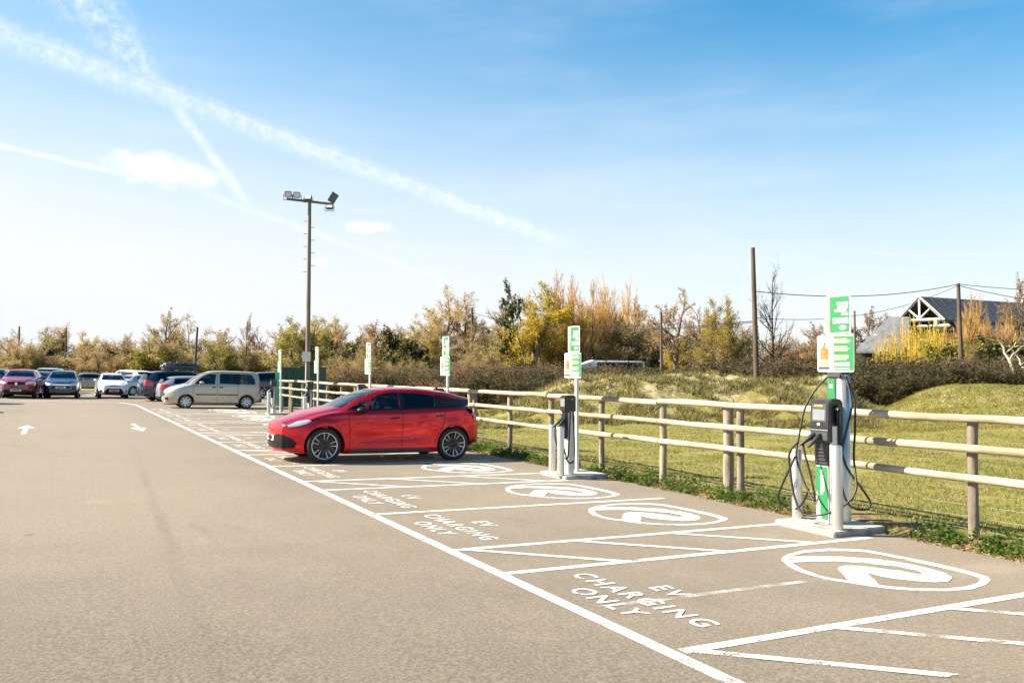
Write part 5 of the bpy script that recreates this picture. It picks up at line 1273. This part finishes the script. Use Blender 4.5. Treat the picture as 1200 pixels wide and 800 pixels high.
plant('orange', 1136, 62, 356, 'orange shooted willow in front of the barn roof', wide=.85, var=1)
plant('orange', 1158, 63, 378, 'low orange willow beside the barn eaves', wide=.9, var=0)
plant('dead', 1186, 46, 383, 'pale dead tree with crooked limbs in front of the barn wall', wide=1.0)
plant('dead', 1204, 44, 402, 'low pale dead trunk by the barn', wide=1.2)
plant('bare', 1190, 66, 330, 'thin bare tree rising before the barn skylights', wide=.6, var=2)
plant('thin', 1108, 42, 418, 'young pale sapling on the edge of the dark hedge', wide=.9)
plant('budding', 1147, 52, 400, 'slim budding sapling between the barn pole and the dead tree', wide=.45, var=1)
plant('bush', 1110, 56, 404, 'yellow green bush below the barn pole', cat='bush', wide=.8)
plant('thin', 1085, 41, 437, 'small dry straw coloured sapling in front of the dark hedge', wide=1.4)
for px, top in ((955, 382), (985, 366), (1020, 366), (1042, 372)): plant('bare', px, 98, top, 'brown twiggy tree in the row behind the barn and the two big signs', 'brown trees behind the barn', wide=1.1)
# --- tree line behind the car park, far to near
row = [(-45, 386), (-15, 384), (18, 388), (45, 386), (75, 383), (102, 390), (128, 396), (150, 398), (172, 392), (215, 388), (240, 380), (262, 390), (300, 384), (325, 388), (348, 384), (372, 380), (395, 376), (420, 384), (445, 388), (468, 384)]
for i, (px, top) in enumerate(row):
    k = ['scrub', 'bare', 'bare', 'budding', 'bare'][i % 5]
    if 95 < px < 140: k = 'golden' if px < 120 else 'budding'
    if 370 <= px <= 400: k = 'golden' if px == 372 else 'budding'
    plant(k, px, 103+rt.uniform(-6, 8), top, {'scrub': 'olive brown scrub tree in the line behind the parked cars', 'bare': 'bare brown tree in the line behind the parked cars', 'budding': 'yellow green budding tree in the line behind the parked cars', 'golden': 'golden leaved tree in the line behind the parked cars'}[k], {'scrub': 'scrub trees behind the parked cars', 'bare': 'bare trees behind the parked cars', 'budding': 'budding trees behind the parked cars', 'golden': 'golden trees behind the parked cars'}[k], wide=1.15)
for px in range(-60, 480, 22):
    k = rt.choice(['scrub', 'evergreen', 'scrub', 'scrub', 'budding'])
    plant(k, px+rt.uniform(-6, 6), 97+rt.uniform(-5, 4), 404+rt.uniform(-6, 10), 'low %s growing under the trees behind the parked cars' % {'scrub': 'brown scrub', 'evergreen': 'dark evergreen shrub', 'budding': 'yellow green shrub'}[k], 'low %s behind the parked cars' % k, wide=1.6, cat='bush')
for px in list(range(330, 900, 21)):
    k = rt.choice(['scrub', 'bare', 'bare', 'evergreen', 'budding', 'golden' if px > 560 else 'bare', 'bare'])
    plant(k, px+rt.uniform(-7, 7), 86+rt.uniform(-8, 8), (404 if k == 'evergreen' else 386)+rt.uniform(-13, 12), {'scrub': 'olive brown scrub tree in the wood behind the fence', 'bare': 'bare brown tree in the wood behind the fence', 'evergreen': 'dark evergreen tree in the wood behind the fence', 'budding': 'yellow green budding tree in the wood behind the fence', 'golden': 'golden leaved tree in the wood behind the fence'}[k], 'wood behind the fence, %s trees' % k, wide=1.25)
for px in (560, 590, 660, 745, 815, 835): plant('bare', px, 95, 362+rt.uniform(-6, 8), 'tall bare brown tree at the back of the wood behind the fence', 'tall bare trees at the back of the wood', wide=1.0)
for px in range(395, 560, 20): plant('scrub', px, 66+rt.uniform(-4, 4), 423+rt.uniform(-7, 6), 'brown bramble thicket beyond the fence behind the red hatchback', 'bramble thicket behind the red hatchback', wide=1.5, cat='bush', var=0)
for px in range(900, 1060, 24): plant('scrub', px, 78+rt.uniform(-4, 4), 408+rt.uniform(-8, 6), 'brown scrub bush behind the field shelter and the two big signs', 'scrub behind the field shelter', wide=1.5, cat='bush')
# --- hedges
def hedge(px0, px1, n, d0, d1, top0, top1, label, group, wide=1.3, kinds=(0, 1, 2)):
    for i in range(n):
        t = (i+.5)/n; px = px0+(px1-px0)*t+rt.uniform(-4, 4); d = d0+(d1-d0)*t+rt.uniform(-.8, .8)
        plant('hedge', px, d, top0+(top1-top0)*t+rt.uniform(-3, 4), label, group, wide=wide, cat='shrub', var=rt.choice(kinds))
hedge(395, 545, 11, 56, 52, 438, 437, 'dark tangled hedge shrub beyond the fence behind the red hatchback', 'hedge behind the red hatchback', 1.5)
hedge(545, 715, 13, 46, 43, 433, 434, 'brown hedge shrub between the fence and the rough bank', 'brown hedge before the rough bank', 1.5, (0, 2))
hedge(570, 690, 7, 43, 41, 437, 441, 'brown hedge shrub between the fence and the rough bank', 'brown hedge before the rough bank', 1.5, (1, 2))
hedge(640, 800, 10, 50, 47, 440, 439, 'brown hedge shrub along the top of the rough bank', 'hedge along the rough bank', 1.4, (0, 1))
hedge(795, 990, 13, 47, 44, 429, 427, 'olive hedge shrub behind the rough bank near the thick pole', 'olive hedge near the thick pole', 1.5, (0, 1))
hedge(965, 1165, 15, 42, 42, 427, 430, 'dark hedge shrub below the barn between the two grass banks', 'dark hedge below the barn', 1.5, (1, 2))
hedge(985, 1110, 8, 39.5, 39.5, 438, 440, 'dark hedge shrub below the barn between the two grass banks', 'dark hedge below the barn', 1.3, (2, 1))
hedge(1120, 1230, 8, 50, 50, 425, 423, 'dark bush below the barn wall behind the smooth bank', 'bushes below the barn wall', 1.5)
plant('evergreen', 1122, 54, 408, 'dark evergreen bush under the barn truss', cat='bush', wide=1.3); plant('evergreen', 1165, 56, 402, 'dark evergreen bush under the barn eaves', cat='bush', wide=1.6)
# --- grass, weeds and leaf litter: uncountable
def blades(name, n, pick, hh, ww, mats, label, seed, lean=.5, quad=False, weights=None):
    r = np.random.RandomState(seed); x, y = pick(r, n); z = height(x, y); n = len(x)
    a = r.rand(n)*6.283; h = hh*(0.5+r.rand(n)); w = ww*(.6+.8*r.rand(n)); lx, ly = r.randn(n)*lean*h, r.randn(n)*lean*h
    dx, dy = np.cos(a)*w, np.sin(a)*w
    V = np.stack([np.stack([x-dx, y-dy, z-.01], -1), np.stack([x+dx, y+dy, z-.01], -1), np.stack([x+lx, y+ly, z+h], -1)], 1).reshape(-1, 3)
    me = bpy.data.meshes.new(name); me.vertices.add(3*n); me.vertices.foreach_set('co', V.ravel()); me.loops.add(3*n); me.loops.foreach_set('vertex_index', np.arange(3*n))
    me.polygons.add(n); me.polygons.foreach_set('loop_start', np.arange(0, 3*n, 3)); me.polygons.foreach_set('loop_total', np.full(n, 3))
    for m in mats: me.materials.append(m)
    me.polygons.foreach_set('material_index', r.choice(len(mats), n, p=weights)); me.update(calc_edges=True); me.validate()
    return tag(place(name, me), label, kind='stuff')
G1 = leafm('grass_green', (.17, .185, .032), 0); G2 = leafm('grass_yellow', (.33, .275, .075), 0); G3 = leafm('grass_straw', (.46, .36, .20), 0); G4 = leafm('grass_dark', (.055, .075, .016), 0)
def field(r, n):
    u = r.rand(n); d = 8+ (33-8)*u**.8; px = 480+r.rand(n)*900; t = (px-600)/FPX
    x = d*(math.sin(YAW)+t*math.cos(YAW)); y = d*(math.cos(YAW)-t*math.sin(YAW)); k = (x > 9.25) & (vn(x*1.1, y*1.1, 8) > .25); return x[k], y[k]
blades('meadow_grass', 150000, field, .045, .007, [G1, G2, G3, G4], 'short yellow green meadow grass behind the fence', 1, .8, weights=[.36, .36, .16, .12])
def bank(r, n):
    d = 27.5+r.rand(n)*10; px = 560+r.rand(n)*470; t = (px-600)/FPX
    x = d*(math.sin(YAW)+t*math.cos(YAW)); y = d*(math.cos(YAW)-t*math.sin(YAW)); k = (x > 9.5) & (vn(x*1.3, y*1.3, 12)*.7+vn(x*3, y*3, 13)*.3 > .46); return x[k], y[k]
blades('rough_bank_grass', 75000, bank, .16, .014, [G2, G3, G4, G1], 'tussocky dry grass and weeds on the rough bank', 2, .7, weights=[.22, .30, .32, .16])
def bank2(r, n):
    d = 26+r.rand(n)*14; px = 990+r.rand(n)*300; t = (px-600)/FPX
    return d*(math.sin(YAW)+t*math.cos(YAW)), d*(math.cos(YAW)-t*math.sin(YAW))
blades('smooth_bank_grass', 50000, bank2, .06, .012, [G1, G2, G3], 'bright short grass on the smooth bank below the barn', 3, .7, weights=[.5, .4, .1])
def verge(r, n):
    y = 2+r.rand(n)*34; x = EDGE+.04+np.abs(r.randn(n))*.17; k = (vn(y*1.6, x*.5, 21) > .38) & (x < 9.9); return x[k], y[k]
blades('verge_grass', 9000, verge, .07, .005, [G1, G2, G3], 'thin grass along the asphalt edge under the fence', 4, .6, weights=[.4, .3, .3])
W1 = leafm('weed_green', (.095, .19, .022), 0); W2 = leafm('weed_dark', (.04, .085, .014), 0)
def litter(name, n, pick, sz, mats, label, seed, up=.3, lift=.0):
    r = np.random.RandomState(seed); x, y, z = pick(r, n); n = len(x); q = lambda: r.randn(n, 3)
    a = q(); a[:, 2] = a[:, 2]*up; a /= np.linalg.norm(a, axis=1)[:, None]; b_ = q(); b_[:, 2] *= up; b_ -= a*(a*b_).sum(1)[:, None]; b_ /= np.linalg.norm(b_, axis=1)[:, None]
    s = (sz*(.5+r.rand(n)))[:, None]; p = np.stack([x, y, z], -1)
    V = np.stack([p-a*s, p+b_*s*.55, p+a*s, p-b_*s*.55], 1).reshape(-1, 3)
    me = bpy.data.meshes.new(name); me.from_pydata(V.tolist(), [], np.arange(4*n).reshape(-1, 4).tolist())
    for m in mats: me.materials.append(m)
    me.polygons.foreach_set('material_index', r.randint(0, len(mats), n)); me.update()
    return tag(place(name, me), label, kind='stuff')
def weeds(r, n):
    c = np.array([(EDGE+.10+r.rand()*.22, yy+r.randn()*.1, .10+.14*r.rand()) for yy in np.concatenate([np.arange(2.6, 5.4, .42), np.arange(5.4, 6.7, .15), np.arange(8.3, 22, .17), np.arange(22, 36, .5)]) if not (6.75 < yy < 8.2)])
    i = r.randint(0, len(c), n); R_ = c[i, 2]
    v = r.randn(n, 3); v /= np.linalg.norm(v, axis=1)[:, None]; v *= (r.rand(n)**.4)[:, None]
    x = c[i, 0]+v[:, 0]*R_*1.1; y = c[i, 1]+v[:, 1]*R_*1.3; k = x > EDGE-.05
    z = height(np.maximum(x, EDGE+.06), y)+np.abs(v[:, 2])*R_*.9+.01
    return x[k], y[k], z[k]
litter('verge_weeds', 16000, weeds, .022, [W1, W1, W2, LEAFG], 'leafy green weeds sprouting along the asphalt edge', 7, .6)
def fall(r, n):
    y = 1.5+r.rand(n)*30; x = EDGE-.06+np.abs(r.randn(n))*.16; k = vn(y*1.9, x, 31) > .42; return x[k], y[k], np.maximum(height(np.maximum(x, EDGE+.06), y)+.012, -SLOPE*x[:]+.026)[...][k] if False else (np.maximum(height(np.maximum(x, EDGE+.06), y)+.012, -SLOPE*x+.026))[k]
litter('fallen_leaves', 5000, fall, .022, [LEAFB, G3, material('dry_leaf', (.33, .20, .10), .8)], 'brown fallen leaves along the asphalt edge', 9, .25)
